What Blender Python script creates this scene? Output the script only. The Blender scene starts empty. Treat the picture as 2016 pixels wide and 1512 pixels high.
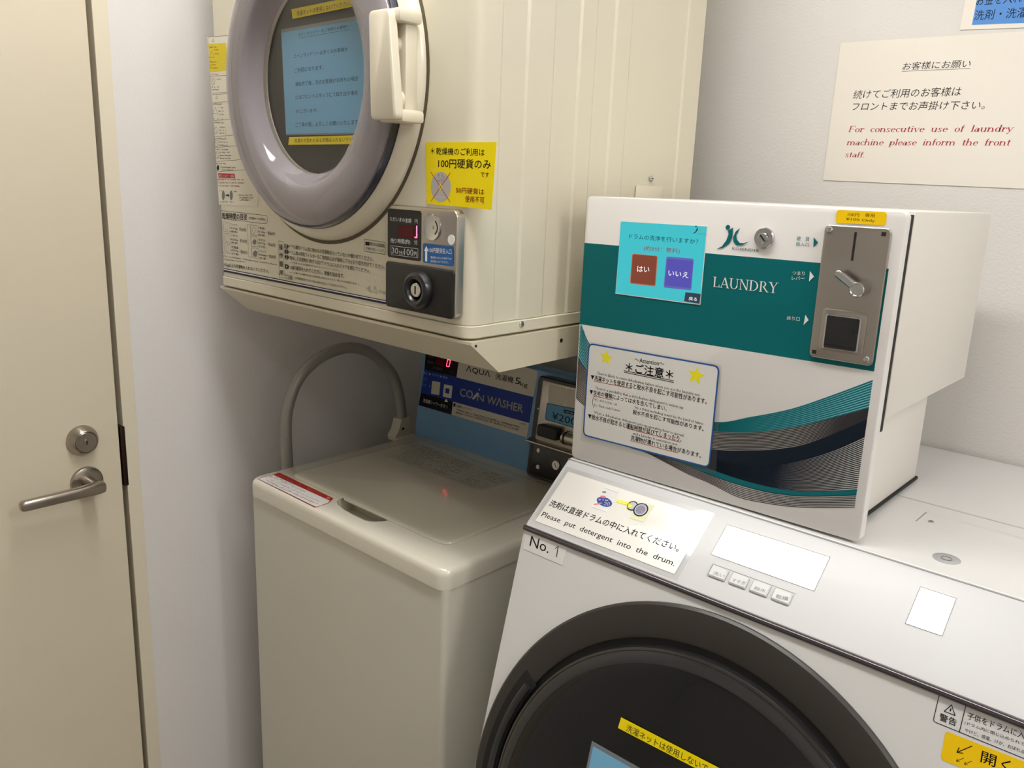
import bpy, bmesh, math, random
from mathutils import Vector, Matrix
from mathutils.geometry import tessellate_polygon
C = bpy.context.scene.collection
SC = bpy.context.scene
# ------------------------------------------------------------------ camera
YAW, PITCH, ROLL, FPX = math.radians(-41.38546442), math.radians(-13.86815432), math.radians(2.32114483), 1654.1538
fwd = Vector((math.sin(YAW) * math.cos(PITCH), math.cos(YAW) * math.cos(PITCH), math.sin(PITCH)))
rgt = Vector((math.cos(YAW), -math.sin(YAW), 0)); up = rgt.cross(fwd)
r2 = rgt * math.cos(ROLL) + up * math.sin(ROLL); u2 = up * math.cos(ROLL) - rgt * math.sin(ROLL)
cam = bpy.data.cameras.new('camera'); camo = bpy.data.objects.new('camera', cam); C.objects.link(camo)
camo.matrix_world = Matrix(((r2.x, u2.x, -fwd.x, 0), (r2.y, u2.y, -fwd.y, 0), (r2.z, u2.z, -fwd.z, 1.46), (0, 0, 0, 1)))
cam.sensor_width = 36; cam.lens = FPX / 2016 * 36; cam.clip_start = .02
SC.camera = camo
# ------------------------------------------------------------------ world, exposure
w = bpy.data.worlds.new('world'); SC.world = w; w.use_nodes = True
w.node_tree.nodes['Background'].inputs[0].default_value = (.8, .85, 1, 1)
w.node_tree.nodes['Background'].inputs[1].default_value = .05
SC.view_settings.view_transform = 'Standard'; SC.view_settings.look = 'None'
SC.view_settings.exposure = 0.52; SC.view_settings.gamma = 1; SC.view_settings.use_curve_mapping = False
LAMP = 20.0         # strength of the ceiling and fill lamps' diffusers
SCREEN = 1.0        # strength of the lit screens
# ceiling lamp diffusers: centre, size, strength factor (built as fixtures further down); last two are added fill
LAMPS = [((-.70, .55), (1.20, .14), 1.0, 'white ceiling lamp box above the dryer and washer'),
         ((1.12, .66), (1.15, .14), 1.08, 'white fill lamp box added at the right end of the room'),  # unseen lamp added to fill the machines' right-hand sides
         ((1.10, -.30), (1.15, .14), .42, 'white fill lamp box added in the middle of the room')]  # unseen lamp added to lift the machine fronts and the door
CEIL = 2.4
# ------------------------------------------------------------------ materials
def lin(c):
    return tuple((x / 255 / 12.92) if x / 255 <= .04045 else ((x / 255 + .055) / 1.055) ** 2.4 for x in c) + (1,)
M = {}
def mat(name, rgb, rough=.5, metal=0, coat=0, coat_rough=.05, bump=0, bscale=200, var=0, vscale=6, emit=None, es=0, spec=.5, aniso=None):
    m = bpy.data.materials.new(name); m.use_nodes = True; nt = m.node_tree; b = nt.nodes['Principled BSDF']
    col = lin(rgb)
    b.inputs['Base Color'].default_value = col; b.inputs['Roughness'].default_value = rough; b.inputs['Metallic'].default_value = metal
    b.inputs['Coat Weight'].default_value = coat; b.inputs['Coat Roughness'].default_value = coat_rough
    b.inputs['Specular IOR Level'].default_value = spec
    if emit:
        b.inputs['Emission Color'].default_value = lin(emit); b.inputs['Emission Strength'].default_value = es
    if bump or var:
        tc = nt.nodes.new('ShaderNodeTexCoord')
    if bump:
        n = nt.nodes.new('ShaderNodeTexNoise'); n.inputs['Scale'].default_value = bscale; n.inputs['Detail'].default_value = 4
        bm_ = nt.nodes.new('ShaderNodeBump'); bm_.inputs['Strength'].default_value = bump; bm_.inputs['Distance'].default_value = .002
        nt.links.new(tc.outputs['Object'], n.inputs['Vector']); nt.links.new(n.outputs['Fac'], bm_.inputs['Height']); nt.links.new(bm_.outputs['Normal'], b.inputs['Normal'])
    if var:
        n2 = nt.nodes.new('ShaderNodeTexNoise'); n2.inputs['Scale'].default_value = vscale; n2.inputs['Detail'].default_value = 5
        mx = nt.nodes.new('ShaderNodeMix'); mx.data_type = 'RGBA'
        mx.inputs[6].default_value = tuple(x * (1 - var) for x in col[:3]) + (1,); mx.inputs[7].default_value = tuple(min(1, x * (1 + var)) for x in col[:3]) + (1,)
        nt.links.new(tc.outputs['Object'], n2.inputs['Vector']); nt.links.new(n2.outputs['Fac'], mx.inputs[0]); nt.links.new(mx.outputs[2], b.inputs['Base Color'])
    M[name] = m; return m
def clear(name, tint, gloss_rough=.02, body=None, fac=.0, ior=1.45):
    """thin clear sheet or shell: tinted transparency, a little body colour, fresnel gloss"""
    m = bpy.data.materials.new(name); m.use_nodes = True; nt = m.node_tree; nt.nodes.clear()
    out = nt.nodes.new('ShaderNodeOutputMaterial'); t = nt.nodes.new('ShaderNodeBsdfTransparent'); t.inputs[0].default_value = lin(tint)
    g = nt.nodes.new('ShaderNodeBsdfGlossy'); g.inputs['Roughness'].default_value = gloss_rough; g.inputs['Color'].default_value = (1, 1, 1, 1)
    last = t.outputs[0]
    if body:
        d = nt.nodes.new('ShaderNodeBsdfDiffuse'); d.inputs[0].default_value = lin(body)
        mx0 = nt.nodes.new('ShaderNodeMixShader'); mx0.inputs[0].default_value = fac
        nt.links.new(last, mx0.inputs[1]); nt.links.new(d.outputs[0], mx0.inputs[2]); last = mx0.outputs[0]
    f = nt.nodes.new('ShaderNodeFresnel'); ge = nt.nodes.new('ShaderNodeNewGeometry'); mi_ = nt.nodes.new('ShaderNodeMapRange')
    mi_.inputs['To Min'].default_value = ior; mi_.inputs['To Max'].default_value = 1 / ior      # the same weak reflection on both faces of the sheet
    nt.links.new(ge.outputs['Backfacing'], mi_.inputs['Value']); nt.links.new(mi_.outputs[0], f.inputs['IOR'])
    mx = nt.nodes.new('ShaderNodeMixShader'); nt.links.new(f.outputs[0], mx.inputs[0]); nt.links.new(last, mx.inputs[1]); nt.links.new(g.outputs[0], mx.inputs[2])
    nt.links.new(mx.outputs[0], out.inputs[0]); M[name] = m; return m
mat('wallpaper', (226, 223, 219), .8, bump=.35, bscale=260, var=.02, vscale=3)
mat('wallpaper_left', (226, 223, 221), .8, bump=.35, bscale=260, var=.02, vscale=3)
mat('ceiling', (232, 230, 225), .9); mat('floor', (150, 140, 128), .5, var=.08, vscale=12)
mat('door_paint', (219, 209, 187), .45, bump=.05, bscale=120, var=.02, vscale=2); mat('frame_paint', (226, 217, 196), .45)
mat('gap', (62, 48, 36), .7); mat('strike', (52, 36, 28), .4, .6)
mat('steel', (172, 164, 154), .28, 1, bump=.04, bscale=300); mat('brushed', (182, 176, 168), .3, 1, bump=.05, bscale=150, var=.06, vscale=25); mat('chrome', (205, 205, 205), .12, 1)
mat('dark_metal', (60, 58, 56), .4, .8)
mat('cream', (221, 214, 193), .32, coat=.25, coat_rough=.12, var=.012, vscale=5); mat('cream_door', (228, 220, 200), .28, coat=.3, coat_rough=.1); mat('tray', (214, 206, 182), .4, coat=.15, coat_rough=.2)
mat('washer_body', (214, 211, 198), .38, coat=.15, coat_rough=.2, var=.012, vscale=4); mat('washer_top', (220, 215, 200), .25, coat=.5, coat_rough=.06); mat('washer_lid', (208, 203, 186), .16, coat=.5, coat_rough=.04)
mat('scoop', (150, 144, 126), .5)
mat('groove', (92, 82, 62), .7); mat('rubber', (20, 18, 17), .7); mat('black', (22, 22, 24), .35, coat=.3, coat_rough=.1); mat('blackmatte', (26, 25, 25), .55)
mat('panel_blue', (112, 156, 196), .42, coat=.1, coat_rough=.2); mat('hose', (158, 156, 150), .35, .3); mat('bracket', (206, 200, 180), .4)
mat('drum_white', (219, 218, 217), .35, coat=.2, coat_rough=.15); mat('panel_white', (206, 206, 207), .35, coat=.15, coat_rough=.35); mat('gloss_white', (212, 213, 215), .05, coat=1, coat_rough=.01)
mat('deck_white', (224, 220, 212), .4, coat=.1, coat_rough=.2); mat('trim_dark', (84, 78, 82), .22, .7, coat=.5); mat('trim_light', (196, 196, 200), .25, .5)
mat('bezel', (52, 48, 44), .38, coat=.1, coat_rough=.3); mat('door_glass', (14, 14, 14), .1, coat=.4, coat_rough=.03, spec=.3); mat('door_rim', (40, 40, 40), .14, coat=.6, coat_rough=.05)
mat('pay_white', (232, 229, 226), .4, coat=.2, coat_rough=.2); mat('pay_side', (230, 226, 218), .45)
mat('lamp_body', (235, 235, 235), .5)
mat('window_dark', (34, 33, 32), .4); mat('drum_inside', (40, 39, 37), .5, .3)
clear('shell', (226, 222, 225), .03, (190, 185, 190), .36); clear('pane', (246, 246, 246), .01, ior=1.22); mat('shell_edge', (44, 46, 66), .15, coat=.5)
mat('lam', (120, 128, 136), .25); clear('lamc', (252, 252, 252), .05)
mat('paper', (222, 221, 217), .35, coat=.25, coat_rough=.15); mat('lamp', (238, 236, 230), .2, coat=1, coat_rough=.015); mat('wpaper', (240, 234, 224), .4, coat=.1, coat_rough=.2)
for k, c, r in (('k', (26, 26, 30), .5), ('k2', (30, 36, 48), .6), ('k3', (72, 68, 62), .5), ('g', (128, 126, 124), .5), ('g2', (96, 94, 92), .5), ('w', (236, 236, 234), .5), ('w2', (220, 170, 160), .5), ('pale', (238, 232, 214), .5),
                ('navy', (28, 30, 62), .4), ('blk', (16, 16, 18), .35), ('sticker', (232, 226, 208), .4), ('yel', (228, 206, 40), .4), ('yelp', (246, 222, 12), .35), ('yelo', (248, 204, 16), .35), ('red', (176, 44, 40), .5), ('redf', (190, 40, 54), .4), ('red3', (130, 80, 66), .5),
                ('bluep', (124, 182, 218), .4), ('bluew', (34, 56, 140), .35), ('plate', (206, 200, 186), .35), ('silver', (196, 192, 184), .4), ('sw', (206, 202, 184), .4), ('palebl', (150, 165, 215), .5), ('palebl2', (70, 88, 165), .5), ('bluel', (96, 156, 196), .35), ('blue', (46, 100, 160), .35),
                ('lidlab', (186, 184, 172), .35), ('redl', (166, 36, 30), .4), ('wl', (222, 218, 214), .4), ('redp', (214, 120, 108), .5), ('teal', (0, 102, 106), .4), ('tealk', (14, 104, 112), .4), ('teall', (122, 190, 200), .4), ('inkg', (52, 50, 52), .4), ('inkn', (16, 28, 42), .4), ('greyw', (206, 201, 198), .4),
                ('bord', (44, 92, 156), .35), ('star', (236, 226, 40), .4), ('crim', (172, 46, 58), .6), ('bluesel', (96, 150, 222), .5), ('coin', (186, 180, 176), .4), ('coin2', (206, 200, 198), .4), ('stk', (232, 231, 229), .35),
                ('dblue', (66, 84, 160), .4), ('pinkf', (232, 120, 130), .4), ('pink', (240, 190, 196), .4), ('slate', (140, 146, 164), .4), ('mach', (232, 236, 196), .4), ('yarr', (246, 244, 96), .4), ('ltg', (206, 204, 204), .4), ('lav', (190, 188, 212), .4), ('sky', (90, 170, 220), .4),
                ('sk', (10, 66, 80), .5), ('sr', (196, 84, 96), .5), ('sy', (160, 190, 60), .5), ('ledoff', (84, 12, 20), .2)):
    mat(k, c, r, spec=.2)
for k, c, s in (('scr', (62, 196, 206), .62), ('sb1', (196, 120, 96), .5), ('sb2', (150, 72, 50), .45), ('sb3', (110, 110, 200), .5), ('sb4', (92, 88, 196), .5), ('sb5', (50, 66, 84), .5), ('sw1', (235, 235, 235), .8), ('led', (255, 40, 60), 12.0)):
    mat(k, tuple(int(x * .25) for x in c), .25, emit=c, es=s * SCREEN)
# ------------------------------------------------------------------ mesh helpers
def link(name, me, parent=None, label=None):
    o = bpy.data.objects.new(name, me); C.objects.link(o); o.parent = parent
    if label: o['label'] = label
    return o
class MB:
    """a mesh under construction; every call adds a closed shape in the current material slot"""
    def __init__(s, *mats): s.bm = bmesh.new(); s.mats = list(mats); s.cur = 0
    def use(s, m):
        if m not in s.mats: s.mats.append(m)
        s.cur = s.mats.index(m); return s
    def _own(s, fs):
        for f in fs: f.material_index = s.cur
    def box(s, a, b, bev=0, seg=2):
        x0, y0, z0 = a; x1, y1, z1 = b
        vs = [s.bm.verts.new((x, y, z)) for z in (z0, z1) for y in (y0, y1) for x in (x0, x1)]
        fs = [s.bm.faces.new([vs[i] for i in q]) for q in ((0, 2, 3, 1), (4, 5, 7, 6), (0, 1, 5, 4), (2, 6, 7, 3), (0, 4, 6, 2), (1, 3, 7, 5))]
        s._own(fs)
        if bev:
            es = list({e for f in fs for e in f.edges})
            r = bmesh.ops.bevel(s.bm, geom=es, offset=bev, segments=seg, affect='EDGES', profile=.5); s._own(r['faces'])
        return s
    def loops(s, rings, cap=True, closed=False):
        """skin a list of equally long vertex rings"""
        R = [[s.bm.verts.new(p) for p in r] for r in rings]; n = len(R[0]); fs = []
        pairs = list(zip(R, R[1:])) + ([(R[-1], R[0])] if closed else [])
        for A, B in pairs:
            for i in range(n): fs.append(s.bm.faces.new((A[i], A[(i + 1) % n], B[(i + 1) % n], B[i])))
        if cap and not closed: fs.append(s.bm.faces.new(R[0][::-1])); fs.append(s.bm.faces.new(R[-1]))
        s._own(fs); return s
    def prism(s, poly, f0, f1):
        """extrude a 2D outline between two mappings (u,v)->xyz"""
        return s.loops([[f0(p) for p in poly], [f1(p) for p in poly]])
    def lathe(s, prof, frame, n=72, a0=0, a1=2 * math.pi, closed=True):
        """profile [(r, off)] turned about frame's axis; closed profile"""
        full = abs(a1 - a0 - 2 * math.pi) < 1e-6; m = n if full else n + 1; rings = []
        for i in range(m):
            a = a0 + (a1 - a0) * i / n
            rings.append([frame(r * math.cos(a), r * math.sin(a), o) for r, o in prof])
        if full: return s.loops(rings, cap=False, closed=True)
        return s.loops(rings, cap=True)
    def disc(s, prof, frame, n=48):
        """solid of revolution: profile [(r, off)] with first and last ring capped"""
        return s.loops([[frame(r * math.cos(2 * math.pi * i / n), r * math.sin(2 * math.pi * i / n), o) for i in range(n)] for r, o in prof])
    def tube(s, path, r, n=16):
        P = [Vector(p) for p in path]; rings = []; ref = Vector((1, .013, .02))
        for i, p in enumerate(P):
            t = (P[min(i + 1, len(P) - 1)] - P[max(i - 1, 0)]).normalized()
            a = t.cross(ref).normalized(); b = t.cross(a); rr = r[i] if isinstance(r, (list, tuple)) else r
            rings.append([p + a * rr * math.cos(2 * math.pi * k / n) + b * rr * math.sin(2 * math.pi * k / n) for k in range(n)])
        return s.loops(rings)
    def build(s, name, parent=None, label=None, smooth=True, angle=32, fix=True):
        if fix: bmesh.ops.recalc_face_normals(s.bm, faces=s.bm.faces)
        me = bpy.data.meshes.new(name); s.bm.to_mesh(me); s.bm.free()
        for k in s.mats: me.materials.append(M[k])
        if smooth:
            me.polygons.foreach_set('use_smooth', [True] * len(me.polygons)); me.set_sharp_from_angle(angle=math.radians(angle))
        return link(name, me, parent, label)
def empty(name, loc, label, cat, rz=0, group=None):
    o = bpy.data.objects.new(name, None); C.objects.link(o); o.empty_display_size = .05
    o.location = loc; o.rotation_euler = rz if isinstance(rz, tuple) else (0, 0, rz)
    o['label'] = label; o['category'] = cat
    if group: o['group'] = group
    return o
def tag(o, label, cat, group=None):
    o['label'] = label; o['category'] = cat
    if group: o['group'] = group
    return o
def struct(o): o['kind'] = 'structure'; return o
def rrect(x0, y0, x1, y1, r, n=6):
    out = []
    for cx, cy, a in ((x1 - r, y0 + r, -90), (x1 - r, y1 - r, 0), (x0 + r, y1 - r, 90), (x0 + r, y0 + r, 180)):
        for i in range(n + 1):
            t = math.radians(a + 90 * i / n); out.append((cx + r * math.cos(t), cy + r * math.sin(t)))
    return out
def catmull(P, n=10):
    Q = [P[0]] + list(P) + [P[-1]]; out = []
    for i in range(1, len(Q) - 2):
        for k in range(n):
            t = k / n; p0, p1, p2, p3 = Q[i - 1], Q[i], Q[i + 1], Q[i + 2]
            out.append(tuple(.5 * (2 * b + (c - a) * t + (2 * a - 5 * b + 4 * c - d) * t * t + (3 * b - a - 3 * c + d) * t ** 3) for a, b, c, d in zip(p0, p1, p2, p3)))
    out.append(tuple(P[-1])); return out
class Frame:
    """a flat reference on a thing, in that thing's own space: origin, two axes, outward normal"""
    def __init__(s, o, u, v): s.o, s.u, s.v = Vector(o), Vector(u).normalized(), Vector(v).normalized(); s.n = s.u.cross(s.v)
    def __call__(s, u, v, off=0): return s.o + s.u * u + s.v * v + s.n * off
    def at(s, u, v, off=0): return Frame(s(u, v, off), s.u, s.v)
# ------------------------------------------------------------------ lettering
_glyph = {}
def glyph_mesh(text, bold):
    k = (text, bold)
    if k not in _glyph:
        c = bpy.data.curves.new('t', 'FONT'); c.body = text; c.resolution_u = 2
        o = bpy.data.objects.new('t', c); C.objects.link(o); bpy.context.view_layer.update()
        me = bpy.data.meshes.new_from_object(o.evaluated_get(bpy.context.evaluated_depsgraph_get()))
        _glyph[k] = ([tuple(v.co)[:2] for v in me.vertices], [tuple(p.vertices) for p in me.polygons])
        bpy.data.objects.remove(o); bpy.data.curves.remove(c); bpy.data.meshes.remove(me)
    return _glyph[k]
# a small serif alphabet: V stem, s serif bar, O oval (cx cy rx ry a0 a1), L slanted stroke with width
SERIF = {
 'a': (.5, 'O .2 .2 .18 .22 0 360|V .38 0 .5|O .24 .44 .15 .16 10 150|s .44 0 .14'), 'b': (.56, 'V .1 0 1|s .06 1 .14|O .3 .3 .22 .32 0 360'), 'c': (.46, 'O .26 .3 .22 .32 40 320|L .4 .5 .42 .44 .1'),
 'd': (.58, 'V .44 0 1|s .4 1 .14|s .48 0 .12|O .26 .3 .22 .32 0 360'), 'e': (.48, 'O .26 .3 .22 .32 0 320|L .06 .34 .47 .34 .05'), 'f': (.34, 'V .14 0 .86|O .26 .84 .13 .15 60 180|s .16 0 .26|L .02 .6 .32 .6 .05'),
 'g': (.52, 'O .24 .38 .18 .24 0 360|O .24 -.1 .2 .16 0 360|L .36 .56 .5 .62 .06|L .12 .2 .12 .04 .06'), 'h': (.62, 'V .1 0 1|V .46 0 .42|s .12 0 .26|s .48 0 .26|s .06 1 .14|O .29 .4 .19 .22 0 170'), 'i': (.28, 'V .13 0 .62|s .14 0 .26|s .09 .62 .12|D .13 .86'),
 'k': (.58, 'V .1 0 1|s .12 0 .26|s .06 1 .14|L .14 .26 .44 .6 .05|L .22 .34 .48 .02 .1|s .46 .6 .2|s .5 0 .22'), 'l': (.28, 'V .13 0 1|s .14 0 .26|s .09 1 .12'), 'm': (.92, 'V .1 0 .62|V .44 0 .42|V .78 0 .42|s .12 0 .24|s .45 0 .24|s .79 0 .24|s .06 .62 .14|O .28 .4 .18 .22 0 170|O .62 .4 .18 .22 0 170'),
 'n': (.62, 'V .1 0 .62|V .46 0 .42|s .12 0 .26|s .48 0 .26|s .06 .62 .14|O .29 .4 .19 .22 0 170'), 'o': (.52, 'O .26 .3 .23 .32 0 360'), 'p': (.58, 'V .12 -.28 .62|s .13 -.28 .28|s .07 .62 .14|O .32 .3 .22 .32 0 360'), 'q': (.58, 'V .44 -.28 .62|s .44 -.28 .28|O .26 .3 .22 .32 0 360'),
 'r': (.44, 'V .12 0 .62|s .14 0 .28|s .07 .62 .14|O .28 .42 .15 .2 40 170|D .38 .5'), 's': (.42, 'O .2 .46 .15 .16 30 270|O .2 .15 .16 .17 -150 90|L .33 .5 .34 .6 .04|L .05 .02 .05 .14 .04'), 't': (.36, 'V .16 .08 .84|O .25 .12 .13 .14 180 320|L .02 .6 .32 .6 .05'),
 'u': (.62, 'V .12 .2 .62|V .46 0 .62|s .07 .62 .14|s .41 .62 .14|s .5 0 .12|O .29 .2 .19 .22 180 350'), 'v': (.54, 'L .08 .62 .28 0 .1|L .28 0 .46 .62 .04|s .09 .62 .24|s .46 .62 .2'), 'w': (.78, 'L .08 .62 .24 0 .1|L .24 0 .38 .62 .04|L .38 .62 .54 0 .1|L .54 0 .7 .62 .04|s .09 .62 .22|s .38 .62 .2|s .7 .62 .18'),
 'x': (.54, 'L .08 .62 .46 0 .1|L .08 0 .44 .62 .04|s .1 .62 .22|s .44 .62 .2|s .08 0 .2|s .46 0 .22'), 'y': (.54, 'L .08 .62 .28 .02 .1|L .46 .62 .2 -.26 .05|s .09 .62 .24|s .46 .62 .2|D .14 -.24'),
 'A': (.78, 'L .38 1 .68 0 .12|L .1 0 .38 1 .05|L .2 .33 .54 .33 .05|s .1 0 .24|s .68 0 .26'), 'C': (.72, 'O .38 .5 .33 .52 45 315|L .62 .98 .64 .72 .06|L .62 .02 .64 .2 .04'), 'D': (.8, 'V .14 0 1|s .14 0 .28|s .14 1 .28|O .26 .5 .46 .5 -90 90'), 'E': (.66, 'V .14 0 1|L .06 .975 .58 .975 .05|L .06 .025 .6 .025 .05|L .14 .52 .46 .52 .05|L .57 1 .57 .76 .05|L .6 0 .6 .26 .05|L .46 .42 .46 .62 .04'),
 'F': (.64, 'V .14 0 1|L .06 .975 .58 .975 .05|s .16 0 .32|L .14 .5 .46 .5 .05|L .57 1 .57 .74 .05|L .46 .4 .46 .6 .04'), 'L': (.6, 'V .14 0 1|s .14 1 .3|L .06 .025 .54 .025 .05|L .54 0 .54 .26 .05'), 'N': (.84, 'L .14 0 .14 1 .05|L .14 1 .68 0 .11|L .68 0 .68 1 .05|s .12 1 .26|s .14 0 .26|s .68 1 .26'), 'R': (.76, 'V .14 0 1|s .14 0 .28|s .14 1 .28|O .28 .75 .26 .26 -90 90|L .34 .5 .68 0 .12|s .7 0 .16'),
 'T': (.68, 'V .33 0 1|L .03 .975 .63 .975 .05|s .33 0 .32|L .04 1 .04 .74 .05|L .62 1 .62 .74 .05'), 'U': (.8, 'V .14 .3 1|L .66 .3 .66 1 .05|s .14 1 .3|s .66 1 .26|O .4 .32 .3 .33 180 360'), 'W': (1.02, 'L .1 1 .32 0 .11|L .32 0 .52 1 .05|L .5 1 .72 0 .11|L .72 0 .92 1 .05|s .1 1 .26|s .5 1 .24|s .92 1 .22'), 'Y': (.74, 'L .1 1 .36 .46 .11|L .62 1 .36 .46 .05|V .36 0 .48|s .36 0 .3|s .1 1 .26|s .62 1 .24'),
 '.': (.26, 'D .12 .05'), ',': (.26, 'D .12 .05|L .16 .06 .08 -.14 .05'), '/': (.34, 'L .02 -.1 .3 1 .05'), ' ': (.3, '')}
def serif_polys(text):
    x = 0; out = []
    for ch in text:
        adv, cmds = SERIF.get(ch, SERIF['o'])
        for c in filter(None, cmds.split('|')):
            k, *a = c.split(); a = [float(q) for q in a]
            if k == 'V': out.append([(x + a[0] - .055, a[1]), (x + a[0] + .055, a[1]), (x + a[0] + .055, a[2]), (x + a[0] - .055, a[2])])
            elif k == 's':
                y0 = a[1] if a[1] <= 0 and a[1] > -.2 else a[1] - .035 if a[1] > 0 else a[1]
                out.append([(x + a[0] - a[2] / 2, y0), (x + a[0] + a[2] / 2, y0), (x + a[0] + a[2] / 2, y0 + .04), (x + a[0] - a[2] / 2, y0 + .04)])
            elif k == 'D': out.append([(x + a[0] + .065 * math.cos(t), a[1] + .065 * math.sin(t)) for t in [i * math.pi / 4 for i in range(8)]])
            elif k == 'L':
                w = a[4] / 2; h = abs(a[3] - a[1]) >= abs(a[2] - a[0]) * .8; dx, dy = (w, 0) if h else (0, w)
                out.append([(x + a[0] - dx, a[1] - dy), (x + a[2] - dx, a[3] - dy), (x + a[2] + dx, a[3] + dy), (x + a[0] + dx, a[1] + dy)])
            elif k == 'O':
                cx, cy, rx, ry, t0, t1 = a; n = max(4, int((t1 - t0) / 24)); hv = .055; hh = .02
                P = [(math.radians(t0 + (t1 - t0) * i / n)) for i in range(n + 1)]
                for p, q in zip(P, P[1:]):
                    out.append([(x + cx + rx * math.cos(p), cy + ry * math.sin(p)), (x + cx + rx * math.cos(q), cy + ry * math.sin(q)), (x + cx + (rx - 2 * hv) * math.cos(q), cy + (ry - 2 * hh) * math.sin(q)), (x + cx + (rx - 2 * hv) * math.cos(p), cy + (ry - 2 * hh) * math.sin(p))])
        x += adv
    return out, x
def ink(name, parent, fr, items, base=.0003, label=None, warp=None, step=5e-5):
    """printed marks on a flat face: texts, fills, outlines, strokes in metric face coordinates, as one thin mesh"""
    rnd = random.Random(len(items) * 7 + 1)
    V, Fs, Mi, mats = [], [], [], []; lvl = [base]
    def mi(m):
        if m not in mats: mats.append(m)
        return mats.index(m)
    def put(pts, faces, m):
        b = len(V)
        for u, v in pts: V.append(fr(u, v, lvl[0]))
        for f in faces: Fs.append(tuple(b + i for i in f)); Mi.append(mi(m))
    def poly(pts, m): lvl[0] += step; put(pts, [tuple(range(len(pts)))], m)
    def stroke(pts, w, m, closed=False):
        n = len(pts); seg = list(zip(pts, pts[1:])) + ([(pts[-1], pts[0])] if closed else [])
        for (x0, y0), (x1, y1) in seg:
            d = math.hypot(x1 - x0, y1 - y0)
            if d < 1e-7: continue
            ux, uy = (x1 - x0) / d * w / 2, (y1 - y0) / d * w / 2
            put([(x0 - ux * .6 + uy, y0 - uy * .6 - ux), (x1 + ux * .6 + uy, y1 + uy * .6 - ux), (x1 + ux * .6 - uy, y1 + uy * .6 + ux), (x0 - ux * .6 - uy, y0 - uy * .6 + ux)], [(0, 1, 2, 3)], m)
    def rounded(pts, r, n=5):
        out = []; k = len(pts)
        for i in range(k):
            p = Vector(pts[i]); a = (Vector(pts[i - 1]) - p); b = (Vector(pts[(i + 1) % k]) - p); rr = min(r, a.length * .45, b.length * .45)
            A = p + a.normalized() * rr; B = p + b.normalized() * rr
            for j in range(n + 1):
                t = j / n; out.append(tuple(A * (1 - t) ** 2 + p * 2 * t * (1 - t) + B * t * t))
        return out
    lastfill = False
    for it in items:
        k = it[0]; fill = k in 'PRC'
        if not fill and lastfill: lvl[0] += step
        lastfill = fill
        if k == 'P': poly(it[1], it[2])
        elif k == 'R': poly(rounded(it[1], it[2]), it[3])
        elif k == 'O': stroke(rounded(it[1], it[2]), it[3], it[4], True)
        elif k == 'L': stroke(it[1], it[2], it[3])
        elif k == 'C': poly([(it[1][0] + it[2] * math.cos(2 * math.pi * i / 28), it[1][1] + it[2] * math.sin(2 * math.pi * i / 28)) for i in range(28)], it[3])
        elif k in 'TS':
            _, text, o, ang, W, Hh, m, bold, sl = it; c, s = math.cos(ang), math.sin(ang)
            if k == 'T':
                vs, fs = glyph_mesh(text, 0)
                x0 = min(p[0] for p in vs); x1 = max(p[0] for p in vs); y0 = min(p[1] for p in vs); y1 = max(p[1] for p in vs)
                sx, sy = W / max(x1 - x0, 1e-6), Hh / max(y1 - y0, 1e-6)
                L = [((x - x0) * sx, (y - y0) * sy) for x, y in vs]
                d = bold * .016 * Hh
                for ox, oy in (((0, 0),) if not bold else ((-d, 0), (d, 0), (0, d), (0, -d)) if bold > .45 else ((-d, 0), (d, 0))):
                    put([(o[0] + (x + ox + sl * y) * c - (y + oy) * s, o[1] + (x + ox + sl * y) * s + (y + oy) * c) for x, y in L], fs, m)
            else:
                ps, wd = serif_polys(text); sx = W / wd
                for p in ps: put([(o[0] + (x * sx + sl * y * Hh) * c - y * Hh * s, o[1] + (x * sx + sl * y * Hh) * s + y * Hh * c) for x, y in p], [tuple(range(len(p)))], m)
        elif k == 'G':
            _, o, ang, W, Hh, m, f = it; c, s = math.cos(ang), math.sin(ang); x = 0
            while x < W - Hh * .3:       # lettering too small to read: character-sized broken strokes
                cw = min(Hh * rnd.uniform(.5, .95), W - x)
                if rnd.random() < f:
                    for q in range(rnd.choice((2, 3))):
                        a0 = rnd.uniform(.05, .75) * Hh; hh = Hh * rnd.uniform(.12, .2)
                        for (xa, ya, xb, yb) in (((x + cw * .08, a0, x + cw * .86, a0 + hh),) if rnd.random() < .7 else ((x + cw * rnd.uniform(.2, .6), .05 * Hh, 0, Hh * .9),)):
                            if xb == 0: xb = xa + Hh * .14
                            put([(o[0] + X * c - Y * s, o[1] + X * s + Y * c) for X, Y in ((xa, ya), (xb, ya), (xb, yb), (xa, yb))], [(0, 1, 2, 3)], m)
                x += cw * 1.06
    me = bpy.data.meshes.new(name); me.from_pydata([tuple(v) for v in V], [], Fs)
    for k in mats: me.materials.append(M[k])
    me.polygons.foreach_set('material_index', Mi)
    # all ink faces look outward
    bm = bmesh.new(); bm.from_mesh(me)
    flip = [f for f in bm.faces if f.normal.dot(fr.n) < 0]
    bmesh.ops.reverse_faces(bm, faces=flip); bm.to_mesh(me); bm.free()
    return link(name, me, parent, label)
def card(name, parent, fr, pts, m, th=.0006, label=None, off=0):
    """a thin sheet with real thickness"""
    b = MB(m); b.prism(pts, lambda p: fr(p[0], p[1], off), lambda p: fr(p[0], p[1], off + th)); return b.build(name, parent, label, smooth=False)
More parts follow.
